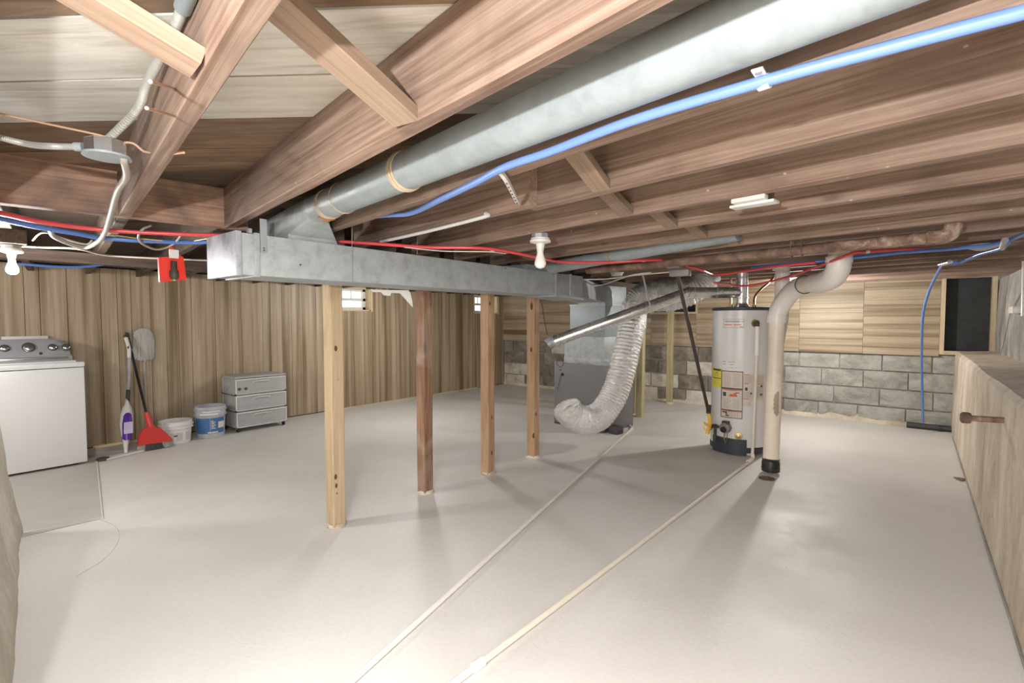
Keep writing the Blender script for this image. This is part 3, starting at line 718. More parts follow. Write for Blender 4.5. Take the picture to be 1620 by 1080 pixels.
t = thing('water_heater', 'white tank water heater with black access cover beside the drain pipe', 'water heater', (HX, HY, 0))
obj('tank', lathe(bmesh.new(), (HX, HY, .07), [(HR-.01, 0), (HR, .01), (HR, 1.315), (HR-.004, 1.32)], 56), 'heater', t)
obj('base_ring', lathe(bmesh.new(), (HX, HY, .03), [(HR+.004, 0), (HR+.006, .008), (HR+.006, .045), (HR+.001, .052)], 56), 'navy', t)
bm = bmesh.new()
for a in range(3): c = HA+R(25)+a*R(120); lathe(bm, (HX+math.cos(c)*.2, HY+math.sin(c)*.2, 0), [(.025, 0), (.025, .035)], 10)
obj('foot', bm, 'white', t)
obj('lid', lathe(bmesh.new(), (HX, HY, 1.385), [(HR+.003, 0), (HR+.006, .004), (HR+.006, .026), (HR-.01, .032), (.02, .036)], 56), 'navy', t)
def patch(a0px, a1px, y0px, y1px, r=HR+.0015, th=.002, cx=HX, cy=HY, ha=HA, cpx=1172.5, wpx=43.0, Z=4.68, seg=8, bm=None):
    bm = bm or bmesh.new(); A = [ha+math.asin(max(-1, min(1, (q-cpx)/wpx))) for q in (a0px, a1px)]
    z0, z1 = EYE-(y1px-505)*Z/F, EYE-(y0px-505)*Z/F; g = []
    for k in range(seg+1):
        a = A[0]+(A[1]-A[0])*k/seg; g.append([bm.verts.new((cx+math.cos(a)*rr, cy+math.sin(a)*rr, zz)) for rr, zz in ((r, z0), (r+th, z0), (r+th, z1), (r, z1))])
    for a, b in zip(g, g[1:]):
        for k in range(4): bm.faces.new((a[k], a[(k+1) % 4], b[(k+1) % 4], b[k]))
    bm.faces.new(g[0][::-1]); bm.faces.new(g[-1]); return bm
obj('access_cover', patch(1136, 1183.5, 697, 722, th=.012), 'navy', t)
D1, D2 = HR+.0015, HR+.0040
lab = obj('warning_label', patch(1146, 1177, 588, 664), 'ink', t, label='large black-bordered instruction label')
for y0, y1 in ((589.2, 615), (617.5, 650.5), (652, 662.8)): obj('label_field', patch(1147.2, 1176, y0, y1, r=D1+.0012), 'paper', lab)
random.seed(12); bm = bmesh.new()
for (xa, xb, ya, yb) in ((1149, 1160, 592, 614), (1163, 1174, 592, 614), (1149, 1160, 633, 649), (1163, 1174, 633, 649), (1161, 1174, 655, 662)):
    y = ya
    while y < yb: patch(xa, xb-random.random()*2, y, y+.7, r=D2, th=.0008, seg=3, bm=bm); y += 2.0
obj('print_lines', bm, 'inkg', lab)
bm = bmesh.new(); patch(1148, 1175, 617.8, 619.4, r=D2, th=.0008, bm=bm); patch(1148, 1175, 652.2, 653.6, r=D2, th=.0008, bm=bm); patch(1159, 1169, 625, 629, r=D2, th=.0008, bm=bm); patch(1157, 1163, 627, 628.6, r=D2, th=.001, bm=bm); patch(1164, 1168, 622.6, 625.5, r=D2, th=.0009, bm=bm); obj('red_print', bm, 'inkr', lab)
bm = bmesh.new(); patch(1149, 1153.5, 622.5, 629, r=D2, th=.0008, bm=bm); patch(1148.5, 1155, 654, 656, r=D2, th=.0008, bm=bm); patch(1153, 1155.5, 656, 658, r=D2, th=.0009, bm=bm); patch(1153, 1158, 659, 661, r=D2, th=.0008, bm=bm); patch(1167, 1172, 621.6, 623, r=D2, th=.0012, bm=bm); obj('black_print', bm, 'ink', lab)
lab = obj('energy_label', patch(1132.3, 1145.8, 585.5, 617), 'yellowp', t, label='yellow label')
bm = bmesh.new(); patch(1133.5, 1145, 586.5, 589.5, r=D2-.001, th=.0008, bm=bm); patch(1133, 1145, 601, 602.3, r=D2-.001, th=.0008, bm=bm); patch(1138, 1140, 591.5, 593, r=D2-.001, th=.0008, bm=bm)
obj('black_print', bm, 'ink', lab)
bm = bmesh.new()
for y in (594, 596, 598, 605, 608, 611): patch(1134.5, 1143, y, y+.6, r=D2-.001, th=.0008, seg=3, bm=bm)
obj('print_lines', bm, 'inkg', lab)
lab = obj('safety_label', patch(1178, 1206, 592, 634), 'paper', t)
bm = bmesh.new()
for (xa, xb, ya, yb) in ((1179, 1189, 595, 606), (1193, 1205, 595, 606), (1179, 1189, 620, 630), (1196, 1205, 612, 630)):
    y = ya
    while y < yb: patch(xa, xb, y, y+.7, r=D2-.001, th=.0008, seg=3, bm=bm); y += 2
obj('print_lines', bm, 'inkg', lab)
bm = bmesh.new()
for q in ((1178.5, 1186, 592.2, 593.2), (1178, 1185, 606.5, 607.6), (1195, 1205, 607, 608), (1178, 1186, 630.5, 631.6)): patch(*q, r=D2-.001, th=.0009, seg=3, bm=bm)
obj('red_print', bm, 'inkr', lab)
bm = bmesh.new()
for q in ((1180, 1183.5, 613, 618), (1201.5, 1204, 609.5, 613), (1201, 1204, 623, 626), (1187.5, 1189.5, 621, 624)): patch(*q, r=D2-.001, th=.001, seg=3, bm=bm)
obj('black_print', bm, 'ink', lab)
obj('small_label', patch(1178, 1189, 635, 643), 'paper', t)
lab = obj('rating_label', patch(1147, 1177, 571, 587), 'paperw', t); bm = bmesh.new()
for q in ((1148, 1152, 572.5, 574), (1155, 1166, 573, 573.8), (1148, 1152, 577, 578), (1157, 1163, 577, 578), (1155, 1173, 582, 582.8)): patch(*q, r=D2-.001, th=.0008, seg=3, bm=bm)
obj('print_lines', bm, 'inkg', lab)
lab = obj('brand_label', patch(1147.5, 1176.5, 504.5, 518.5), 'inkr', t, label='small red-outlined maker label near the top'); obj('label_field', patch(1148, 1176, 505.1, 517.9, r=D1+.0012), 'heater', lab)
bm = bmesh.new(); patch(1150, 1171, 507.5, 509.4, r=D2, th=.0008, bm=bm); patch(1172.5, 1175.5, 508, 509.2, r=D2, th=.0008, seg=3, bm=bm); obj('print_lines', bm, 'inkg', lab)
bm = bmesh.new(); patch(1149, 1160, 513, 514.4, r=D2, th=.0008, bm=bm); patch(1162, 1173, 513, 514.2, r=D2, th=.0008, bm=bm); patch(1170, 1175.5, 516.4, 517.4, r=D2, th=.0008, seg=3, bm=bm); obj('red_print', bm, 'inkr', lab)
def onh(px, py, rr=0.): a = HA+math.asin((px-1172.5)/43.0); z = EYE-(py-505)*4.68/F; return Vector((HX+math.cos(a)*(HR+rr), HY+math.sin(a)*(HR+rr), z)), Vector((math.cos(a), math.sin(a), 0))
c, n = onh(1155, 680, 0)
bm = bmesh.new(); lathe(bm, c, [(.052, 0), (.054, .02), (.050, .055), (.030, .062), (.030, .068)], 8, n); valve = obj('gas_control', bm, 'grey_iron', t, label='grey gas control valve')
obj('dial', lathe(bmesh.new(), c+n*.06+Vector((0, 0, -.012)), [(.028, 0), (.027, .02), (.01, .024)], 20, n), 'black', valve)
bm = box(c.x-.035, c.x+.03, c.y-.05, c.y, c.z+.045, c.z+.065, bev=.004); obj('reset_bar', bm, 'blackm', valve)
bm = bmesh.new(); tube(bm, [c+n*.03+Vector((0, 0, -.04)), c+n*.05+Vector((.0, 0, -.09)), c+n*.02+Vector((.0, 0, -.14))], .007, 8, 4); tube(bm, [c+n*.03+Vector((.02, 0, -.04)), c+n*.05+Vector((.025, 0, -.08)), c+n*.015+Vector((.01, 0, -.13))], .004, 8, 4); obj('pilot_tube', bm, 'brass', t)
side = Vector((-n.y, n.x, 0))*-1
if side.x > 0: side = -side
bm = bmesh.new(); g0 = c+n*.03+side*.045; g1 = c+n*.03+side*.20
cyl(bm, g0, g1, .012, 12); cyl(bm, c+n*.03+side*.10+Vector((0, 0, .02)), c+n*.03+side*.10+Vector((0, 0, -.15)), .014, 12); lathe(bm, c+n*.03+side*.085, [(.021, 0), (.021, .035)], 12, side); obj('gas_nipple', bm, 'blackm', t)
c2, n2 = onh(1172, 692); bm = bmesh.new(); lathe(bm, c2, [(.036, 0), (.034, .006), (.016, .008), (.016, .02), (.004, .024)], 20, n2); obj('drain_valve', bm, 'brass', t)
c3, n3 = onh(1192, 511); obj('relief_flange', lathe(bmesh.new(), c3, [(.036, 0), (.034, .006), (.016, .008)], 20, n3), 'brass', t, label='rust-stained relief valve port')
bm = bmesh.new(); cyl(bm, c3, c3+n3*.06, .014, 12); lathe(bm, c3+n3*.04+Vector((0, 0, -.035)), [(.020, 0), (.020, .045), (.012, .06)], 12); obj('relief_valve', bm, 'blackm', t)
tp = c3+n3*.045
# relief drain tube runs down the tank and across the floor
T2 = AZ(1190, 727, .014)
t2 = thing('relief_drain_pipe', 'cream plastic drain pipe running from the heater across the floor to bottom centre', 'pipe', AZ(1190, 727, 0))
obj('drop_adapter', cyl(bmesh.new(), tp+Vector((0, 0, -.03)), tp+Vector((0, 0, -.26)), .020, 16), 'pvc', t2)
obj('drop_collar', cyl(bmesh.new(), tp+Vector((0, 0, -.26)), tp+Vector((0, 0, -.30)), .022, 16), 'pvc', t2)
foot = Vector((T2.x, T2.y, .02))
obj('drop_pipe', tube(bmesh.new(), [tp+Vector((0, 0, -.29)), Vector((foot.x, foot.y, .05))], .0135, 14, 1), 'tubec', t2)
obj('elbow', tube(bmesh.new(), [Vector((foot.x, foot.y, .07)), Vector((foot.x, foot.y, .03)), foot+(AZ(1150, 752, .02)-foot)*.18], .018, 14, 4), 'pvc', t2)
e0 = AZ(718, 1080, .014); dd = (e0-foot).normalized(); dd.z = 0
P0, P1 = Vector((foot.x, foot.y, .0145)), AZ(755, 1052, .0145)
obj('floor_pipe', cyl(bmesh.new(), P0, P1, .0135, 14), 'tubec', t2)
obj('coupling', cyl(bmesh.new(), P1-(P1-P0).normalized()*.03, P1+(P1-P0).normalized()*.02, .0185, 16), 'pvc', t2)
obj('floor_pipe', cyl(bmesh.new(), P1, P1+(P1-P0).normalized()*.6, .0135, 14), 'pvc', t2)
# condensate tube
t3 = thing('condensate_pipe', 'white plastic drain pipe bending behind the foil duct and crossing the floor', 'pipe', AZ(1000, 678, 0))
a, b, c = AZ(985, 655, .0145), AZ(1000, 677.5, .0145), AZ(553, 1080, .0145)
obj('floor_pipe', cyl(bmesh.new(), b, b+(c-b)*1.12, .0125, 14), 'pvc', t3); obj('floor_pipe', cyl(bmesh.new(), a, b, .0125, 14), 'tubec', t3)
obj('elbow', tube(bmesh.new(), [b+(a-b).normalized()*.06, b, b+(c-b).normalized()*.06], .0165, 14, 3), 'pvc', t3)
# copper connections
for pts, lb in (([AD(1193, 487, 5.05), AD(1194, 470, 5.08), AD(1203, 458, 5.1), AD(1222, 441, 5.2), AD(1226, 425, 5.25)], 'curved copper water line on the right of the heater top'), ([AD(1156, 486, 5.05), AD(1156, 462, 5.05), AD(1156, 440, 5.05)], 'straight copper water line on the left of the heater top')):
    o = obj('copper_line', tube(bmesh.new(), pts, .011, 10, 6), 'copper', None, lb, 'pipe', base=pts[0])
    obj('nut', lathe(bmesh.new(), pts[0]+Vector((0, 0, .0)), [(.018, 0), (.020, .01), (.018, .035)], 6), 'brass', o)

# ------------------------------------------------------------------ drain stack
sx, sy = AZ(1219, 748, 0).x, AZ(1219, 748, 0).y
t = thing('drain_stack', 'thick cream plastic drain pipe beside the water heater, bending at the top', 'pipe', (sx, sy, 0)); R4 = .062
Z4 = -sx*math.sin(YAW)+sy*math.cos(YAW)
k1 = AD(1229, 505, Z4); k2 = AD(1238, 480, Z4-.03); k3 = AD(1255, 459, Z4-.16); k4 = AD(1272, 450, Z4-.32)
obj('stack_pipe', tube(bmesh.new(), [(sx, sy, .13), k1], R4, 32, 1), 'pvc_old', t)
obj('rubber_coupling', lathe(bmesh.new(), (sx, sy, .02), [(.070, 0), (.070, .075), (.064, .09)], 32), 'black', t)
bm = bmesh.new(); ring(bm, (sx, sy, .12), (0, 0, 1), .066, .004); ring(bm, (sx, sy, .045), (0, 0, 1), .071, .003); obj('clamp_band', bm, 'blackm', t)
obj('lower_elbow', tube(bmesh.new(), [k1, AD(1230, 496, Z4), k2, k3, k4], .072, 32, 5), 'pvc', t)
obj('hub_collar', cyl(bmesh.new(), k1+Vector((0, 0, -.03)), k1+Vector((0, 0, .035)), .076, 32), 'pvc', t)
m1 = AD(1298, 447, 3.55); obj('cross_pipe', tube(bmesh.new(), [k4, m1], R4, 32, 1), 'pvc_old', t)
bm = bmesh.new(); ring(bm, k4+(m1-k4)*.05, m1-k4, .069, .004); obj('purple_primer', bm, 'navy', t)
obj('upper_elbow', tube(bmesh.new(), [m1-(m1-k4)*.3, m1, AD(1317, 439, 3.38), AD(1326, 424, 3.31), AD(1327.5, 408, 3.30)], .072, 32, 5), 'pvc', t)
u = AD(1327.5, 408, 3.30); obj('riser', cyl(bmesh.new(), u, Vector((u.x, u.y, 1.935)), .064, 32), 'pvc_old', t)
obj('upper_hub', cyl(bmesh.new(), u+Vector((0, 0, -.03)), u+Vector((0, 0, .01)), .078, 32), 'pvc', t)
# scabbed patch of old mortar on the pipe
bm = bmesh.new(); random.seed(21); hs_ = math.atan2(-sy, -sx); rows = []
for j in range(15):
    f = -1+2*j/14; zz = .60+f*.105; hw_ = math.sqrt(max(.02, 1-f*f))*R(30)+R(random.uniform(-4, 4)); mid = hs_+R(38+4*f)
    rows.append([bm.verts.new((sx+math.cos(mid+hw_*(-1+2*k/8))*(R4+(.0015 if k in (0, 8) else .003)), sy+math.sin(mid+hw_*(-1+2*k/8))*(R4+(.0015 if k in (0, 8) else .003)), zz+random.uniform(-.003, .003))) for k in range(9)])
for a, b in zip(rows, rows[1:]):
    for k in range(8): bm.faces.new((a[k], a[k+1], b[k+1], b[k]))
obj('mortar_scab', bm, 'sealant', t)
# branch stack behind
b1 = AD(1236, 505, Z4+.16)
t = thing('branch_stack', 'white vertical drain pipe directly behind the bent drain stack', 'pipe', b1)
obj('riser', cyl(bmesh.new(), b1, Vector((b1.x, b1.y, 1.935)), .058, 28), 'pvc', t); obj('hub_collar', cyl(bmesh.new(), AD(1236, 427, Z4+.16), AD(1236, 419, Z4+.16), .068, 28), 'pvc', t)
obj('hub_collar', cyl(bmesh.new(), Vector((b1.x, b1.y, EYE+(505-450)/F*Z4)), Vector((b1.x, b1.y, EYE+(505-446)/F*Z4)), .0605, 28), 'pvc', t)
obj('offset_pipe', tube(bmesh.new(), [b1+Vector((0, 0, .1)), b1, k1+(b1-k1)*.5+Vector((0, 0, -.12)), k1+Vector((0, .0, -.22))], .055, 24, 5), 'pvc', t)
# floor cleanout
c = AZ(1213, 757, 0)
t = thing('floor_cleanout', 'rusty round cleanout plug in the floor beside the drain stack', 'cleanout', c)
obj('plug', lathe(bmesh.new(), (c.x, c.y, 0), [(.062, 0), (.060, .006), (.045, .008), (.040, .004), (.02, .005)], 24), 'rust', t); obj('nut', box(c.x-.014, c.x+.014, c.y-.014, c.y+.014, .004, .018, bev=.002), 'rust', t)

# ------------------------------------------------------------------ gas line and rusty overhead pipe
rp = [J(3.30, 2.60, 1.70), J(3.30, 1.3, 1.705), J(3.30, .55, 1.71)]
A_ = AZ(930, 428, 1.70); B_ = AZ(1488, 374, 1.70)
t = thing('overhead_iron_pipe', 'rusty iron pipe slung under the joists above the water heater', 'pipe', (A_+B_)/2)
obj('pipe_run', tube(bmesh.new(), [A_, B_], .029, 20, 1), 'rust', t)
w0 = A_+(B_-A_)*.78; obj('pipe_run', tube(bmesh.new(), [w0, B_], .0305, 20, 1), 'rustpale', t, label='paler flaking end section')
obj('elbow', tube(bmesh.new(), [B_-(B_-A_).normalized()*.05, B_, B_+Vector((.035, 0, .012)), B_+Vector((.045, 0, .05)), B_+Vector((.045, 0, .09))], .037, 18, 5), 'rustpale', t)
obj('riser', cyl(bmesh.new(), B_+Vector((.045, 0, .08)), B_+Vector((.045, 0, .235)), .029, 18), 'galv', t)
vv = AZ(1068, 416, 1.70); obj('tee_fitting', tube(bmesh.new(), [vv-(B_-A_).normalized()*.055, vv+(B_-A_).normalized()*.05], .040, 10, 1), 'grey_iron', t)
bm = bmesh.new()
for f in (.70, .725): c = A_+(B_-A_)*f; tube(bm, [c+Vector((0, -.028, .21)), c+Vector((0, -.034, .02)), c+Vector((0, -.02, -.028)), c+Vector((0, .02, -.026)), c+Vector((0, .03, .1))], .004, 6, 5)
obj('wire_hook', bm, 'rust', t)
gs = vv+Vector((.01, .02, -.03)); ge = AD(1121, 652, 4.66)
t = thing('gas_line', 'thin black iron gas pipe leaning down to the heater with a yellow shutoff valve', 'pipe', ge)
obj('union', box(gs.x-.05, gs.x+.09, gs.y-.03, gs.y+.03, gs.z-.065, gs.z-.02, bev=.006), 'grey_iron', t)
obj('drop_pipe', tube(bmesh.new(), [gs+Vector((0, 0, -.05)), ge], .0145, 14, 1), 'blackm', t)
bm = bmesh.new(); cyl(bm, ge+Vector((0, 0, .07)), ge+Vector((0, 0, -.01)), .022, 12); obj('coupling', bm, 'blackm', t)
bm = bmesh.new(); g2 = AD(1122, 675, 4.66); tube(bm, [ge, AD(1123, 666, 4.66), g2, AD(1119, 686, 4.66)], .017, 12, 4); obj('shutoff_valve', bm, 'yellow', t, label='yellow shutoff valve')
bm = bmesh.new(); ring(bm, AD(1117, 676, 4.60), ray(1117, 676), .022, .006); tube(bm, [AD(1114, 668, 4.60), AD(1119, 672, 4.6), AD(1124, 670, 4.6)], .009, 8, 3); obj('valve_handle', bm, 'yellow', t)
obj('flex_tail', tube(bmesh.new(), [AD(1119, 686, 4.66), AD(1126, 676, 4.66), AD(1137, 675, 4.66)], .010, 8, 4), 'blackm', t)

# ------------------------------------------------------------------ PEX lines and cables
def line(name, pts, r, mat, label, cat='pipe', clips=(), seg=10, n=6, clipmat='whitep'):
    P = [Vector(p) for p in pts]; base = P[len(P)//2]
    o = obj(name, tube(bmesh.new(), P, r, seg, n), mat, None, label, cat, base=base)
    for f in clips:
        i = int(f*(len(P)-1)); q = P[i]+(P[i+1]-P[i])*(f*(len(P)-1)-i); d = (P[i+1]-P[i]).normalized()
        obj('clip', cyl(bmesh.new(), q-d*.010, q+d*.010, r*1.25, 12), clipmat, o)
    return o
line('blue_pex', [AZ(*p) for p in [(560, 345, 1.79), (612, 340, 1.765), (650, 337, 1.752), (700, 314, 1.738), (750, 290, 1.736), (800, 264, 1.738), (870, 240, 1.738), (1000, 191, 1.738), (1210, 128, 1.738), (1400, 77, 1.738), (1620, 19, 1.738), (1760, -20, 1.738)]], .0112, 'bluel', 'thick light blue water pipe running under the near joist at top right')
c = AZ(1209, 130, 1.738)
t = thing('pipe_strap', 'beige plastic strap holding the thick blue pipe to the joist', 'strap', c)
bm = bmesh.new(); cyl(bm, c-JD*.010, c+JD*.010, .0135, 16); obj('loop', bm, 'whitep', t)
cc = c-PD*.022+Vector((0, 0, .011)); obj('tab', box(cc.x-.010, cc.x+.010, cc.y-.020, cc.y+.014, 1.7455, 1.749, bev=.001), 'whitep', t); obj('screw', lathe(bmesh.new(), (cc.x, cc.y-.008, 1.743), [(.006, 0), (.006, .004)], 12), 'galv_new', t)
line('red_pex', [AZ(*p) for p in [(-70, 326, 1.70), (0, 337, 1.70), (60, 350, 1.70), (130, 360, 1.70), (200, 366, 1.70), (280, 370, 1.705), (350, 372, 1.71), (430, 375, 1.715), (520, 381, 1.715), (600, 386, 1.715), (680, 391, 1.715), (755, 392, 1.715), (800, 397, 1.71), (850, 407, 1.70), (890, 414, 1.70), (960, 415, 1.70), (1010, 412, 1.71), (1050, 411, 1.725), (1085, 413, 1.738)]], .0095, 'red', 'long red water pipe crossing the room above the trunk duct', clips=(.64, .90))
line('red_pex', [AZ(*p) for p in [(1070, 414, 1.735), (1090, 421, 1.70), (1110, 427, 1.67), (1132, 434, 1.67), (1170, 430, 1.67), (1230, 421, 1.67), (1290, 415, 1.67)]], .010, 'red', 'short red pipe between the vent riser and the drain stack')
line('red_pex', [AZ(*p) for p in [(1130, 447, 1.60), (1180, 452, 1.60), (1235, 441, 1.63), (1290, 423, 1.66), (1345, 402, 1.70), (1370, 398, 1.71), (1430, 394, 1.72), (1470, 393, 1.73)]], .009, 'red', 'red pipe passing behind the upper elbow of the drain stack', clips=(.72,))
line('blue_pex', [AZ(*p) for p in [(1190, 424, 1.69), (1240, 418, 1.69), (1300, 413, 1.70), (1400, 402, 1.71), (1440, 398, 1.71), (1500, 394, 1.70), (1560, 388, 1.70), (1592, 382, 1.70)]], .0105, 'blue', 'blue pipe running right under the joists toward the right wall')
line('blue_pex', [AZ(*p) for p in [(1592, 382, 1.70), (1606, 376, 1.71), (1640, 362, 1.72)]], .0105, 'bluel', 'short pale blue pipe end leaving the frame at upper right')
bluedrop = [AZ(1594, 384, 1.69), AZ(1585, 392, 1.68), AZ(1550, 402, 1.68), AZ(1520, 414, 1.665), AZ(1495, 417, 1.67), AD(1487, 425, 4.2), AD(1470, 460, 4.7), AD(1460, 500, 5.1), AD(1458, 560, 5.45), AD(1459, 620, 5.68), AD(1460, 668, 5.70)]
o = line('blue_pex', bluedrop, .0115, 'blue', 'blue hose dropping from the ceiling to the black pipe on the floor')
obj('fitting', tube(bmesh.new(), [AZ(1488, 418, 1.67), AZ(1503, 414, 1.668)], .015, 10, 1), 'chrome', o); obj('fitting', tube(bmesh.new(), [AZ(1586, 392, 1.68), AZ(1590, 380, 1.695)], .015, 10, 1), 'chrome', o)
line('blue_pex', [AZ(*p) for p in [(-70, 330, 1.695), (0, 346, 1.69), (60, 359, 1.69), (120, 369, 1.69), (160, 376, 1.69), (230, 381, 1.69), (300, 383, 1.69), (352, 382, 1.69)]], .0105, 'blue', 'blue water pipe running just below the red one at upper left')
line('blue_pex', [AX(*p) for p in [(30, 417, -5.2), (80, 421, -5.2), (120, 422, -5.2), (150, 420, -5.2), (163, 418, -5.2)]], .010, 'blue', 'short blue pipe above the panelling right of the lit bulb')
line('yellowed_cable', [AZ(*p) for p in [(175, 371, 1.70), (230, 378, 1.695), (290, 382, 1.695), (330, 377, 1.70), (352, 372, 1.71)]], .004, 'brass', 'thin yellowish cable beside the upper left blue pipe', 'cable')
line('looped_cable', [AZ(*p) for p in [(238, 357, 1.735), (225, 363, 1.71), (219, 375, 1.69), (226, 386, 1.67), (245, 394, 1.66), (262, 392, 1.67), (278, 383, 1.69), (288, 370, 1.71), (296, 364, 1.735)]], .0055, 'cable', 'grey cable hanging in a loop left of the trunk duct', 'cable')
line('white_cable', [AZ(*p) for p in [(52, 380, 1.69), (62, 370, 1.70), (75, 368, 1.70), (100, 377, 1.69), (135, 386, 1.68), (146, 380, 1.70)]], .004, 'wirew', 'thin white cable arching behind the blue pipe at far left', 'cable')
line('white_cable', [AZ(*p) for p in [(0, 387, 1.695), (60, 391, 1.695), (120, 393, 1.69), (160, 402, 1.68), (200, 406, 1.68), (330, 412, 1.68)]], .006, 'cable', 'pale cable stapled along the dark beam above the lit bulb', 'cable')
line('white_cable', [AZ(*p) for p in [(640, 391, 1.69), (700, 397, 1.69), (770, 398, 1.69), (800, 401, 1.70)]], .003, 'wirew', 'thin wire sagging between red pipe and trunk duct', 'cable')
line('white_cable', [AZ(*p) for p in [(920, 442, 1.66), (960, 441, 1.66), (1000, 436, 1.67), (1040, 432, 1.68), (1062, 430, 1.69)]], .0055, 'wirew', 'upper of the pale cables behind the right end of the trunk', 'cable')
line('white_cable', [AZ(*p) for p in [(922, 453, 1.62), (950, 451, 1.63), (975, 443, 1.645), (1000, 435, 1.665), (1030, 431, 1.68)]], .0055, 'wirew', 'lower curved pale cable behind the right end of the trunk', 'cable')
line('dark_cord', [AX(*p) for p in [(850, 474, -3.4), (857, 480, -3.6), (861, 505, -3.65), (866, 530, -3.7)]], .004, 'black', 'thin dark cord with a plug hanging right of the fourth post', 'cord')
# perforated strap, white strip
a, b = AZ(787, 268, 1.745), AZ(819, 320, 1.745)
t = thing('perforated_strap', 'white perforated strap bent between two joists', 'strap', b)
pm = AZ(800, 283, 1.735)
obj('band', tube(bmesh.new(), [a, pm, b], .009, 4, 3), 'whitep', t)
bm = bmesh.new()
for k in range(7): c = pm+(b-pm)*(k+.5)/7; lathe(bm, c+Vector((0, 0, -.0105)), [(.0028, 0), (.0028, .004)], 8)
obj('hole', bm, 'ink', t)
pa, pb = J(1.37, 2.62, 1.742), J(1.37, 1.69, 1.742)
obj('white_strip', tube(bmesh.new(), [pa, (pa+pb)/2+Vector((0, 0, -.004)), pb, pb+Vector((.012, .0, .012))], .0085, 6, 3), 'whitep', None, 'long cream plastic strip along a joist left of the unlit bulb', 'strip', base=pa)
# armoured conduit and junction box at upper left
jb = Vector((-1.767, .385, 1.775))
t = thing('junction_box', 'round metal junction box hanging by wires under the upper left boards', 'junction box', jb)
obj('box', lathe(bmesh.new(), jb, [(.050, -.018), (.050, .018), (.046, .022)], 8), 'chrome', t)
obj('cover', lathe(bmesh.new(), jb, [(.056, -.024), (.056, -.018)], 24), 'galv_blue', t)
obj('lug', cyl(bmesh.new(), jb+Vector((-.03, -.045, 0)), jb+Vector((-.045, -.06, 0)), .012, 10), 'galv', t)
def bxr(r0): return lambda t_, i: r0*(1.0 if i % 2 else .80)
def ccable(pts, r0, label, n=14):
    P = [Vector(p) for p in pts]; obj('armoured_conduit', tube(bmesh.new(), P, r0, 12, n, rf=bxr(r0)), 'bx', None, label, 'conduit', base=P[0])
ccable([jb+Vector((.01, .0, .022)), J(.165, 1.62, 1.84), J(.175, 1.50, 1.87), J(.185, 1.34, 1.88), J(.19, 1.2, 1.885), J(.19, 1.1, 1.885)], .0105, 'ribbed conduit rising from the junction box to the joist', 34)
obj('conduit_sleeve', cyl(bmesh.new(), J(.19, 1.13, 1.885), J(.19, .55, 1.885), .015, 16), 'galv_blue', None, 'smooth grey conduit tube along the near joist at the top', 'conduit', base=J(.19, 1.12, 1.885))
ccable([jb+Vector((-.04, -.055, 0)), jb+Vector((-.09, -.10, .0)), J(-.05, 2.0, 1.80), J(-.12, 2.05, 1.82), J(-.25, 2.1, 1.86), J(-.45, 2.1, 1.9)], .009, 'ribbed conduit leaving the junction box to the left', 34)
line('grey_conduit', [jb+Vector((.01, .03, .0)), J(.15, 1.80, 1.75), J(.165, 1.93, 1.735), J(.155, 2.1, 1.72), J(.16, 2.5, 1.70), J(.165, 2.9, 1.69), J(.15, 3.15, 1.675), J(.10, 3.3, 1.66), J(.0, 3.15, 1.68), J(-.02, 2.95, 1.70)], .0105, 'cable', 'grey conduit dropping from the junction box past the joist end', 'conduit')
line('support_wire', [AZ(-60, 165, 1.85), AZ(0, 180, 1.84), AZ(150, 212, 1.80), AZ(180, 222, 1.80)], .0028, 'wire', 'straight rusty wire from the upper left to the junction box', 'wire')
line('support_wire', [jb+Vector((-.05, -.03, .0)), jb+Vector((.04, .04, .02)), jb+Vector((.055, .075, .0)), J(.24, 1.66, 1.755), J(.262, 1.60, 1.748)], .0032, 'wire', 'twisted rusty wire tying the junction box to the joist', 'wire')
for a, b, s in ((jf(238, 129, .11), jf(277, 141, .208), 'upper'), (jf(232, 171, .11), jf(277, 184, .208), 'lower')):
    line('copper_nail', [a, a+(b-a)*.5, b], .0028, 'wire', '%s rusty nail sticking out of the near joist by the conduit' % s, 'nail')

# ------------------------------------------------------------------ lamps and ceiling plates
def lampholder(c, mat_b, label, lit=False, s=1.0):
    c = Vector(c); t = thing('bulb_holder', label, 'light fixture', c)
    obj('base_plate', lathe(bmesh.new(), c, [(.050*s, 0), (.050*s, -.010*s), (.056*s, -.012*s), (.054*s, -.022*s), (.026*s, -.030*s)], 28), 'whitep', t)
    obj('box', lathe(bmesh.new(), c+Vector((0, 0, .022*s)), [(.046*s, 0), (.046*s, -.024*s)], 8), 'galv_new', t)
    obj('socket', lathe(bmesh.new(), c, [(.024*s, -.028*s), (.022*s, -.045*s), (.018*s, -.066*s), (.019*s, -.07*s)], 20), 'whitep', t)
    b = obj('bulb', lathe(bmesh.new(), c, [(.016*s, -.068*s), (.018*s, -.085*s), (.026*s, -.108*s), (.031*s, -.126*s), (.030*s, -.140*s), (.022*s, -.153*s), (.008*s, -.159*s)], 24), mat_b, t)
    return t
lampholder(J(1.895, 1.86, 1.728), 'bulb_off', 'unlit white bulb hanging from the joist right of centre')
lc = Vector((LEFT_BULB[0], LEFT_BULB[1], 1.66))
lampholder(lc, 'bulb_on', 'lit white bulb in a holder above the washing machine', True, .82)
obj('holder_cleat', box(lc.x-.08, lc.x+.08, lc.y-.05, lc.y+.05, 1.681, 1.75), 'dark_beam', ceil)
lampholder((BACK_BULB[0], BACK_BULB[1], 1.748), 'bulb_on', 'lit bulb behind the top of the drain stack', True)
obj('holder_cleat', box(BACK_BULB[0]-.06, BACK_BULB[0]+.06, BACK_BULB[1]-.05, BACK_BULB[1]+.05, 1.771, 1.938), 'dark_beam', ceil)
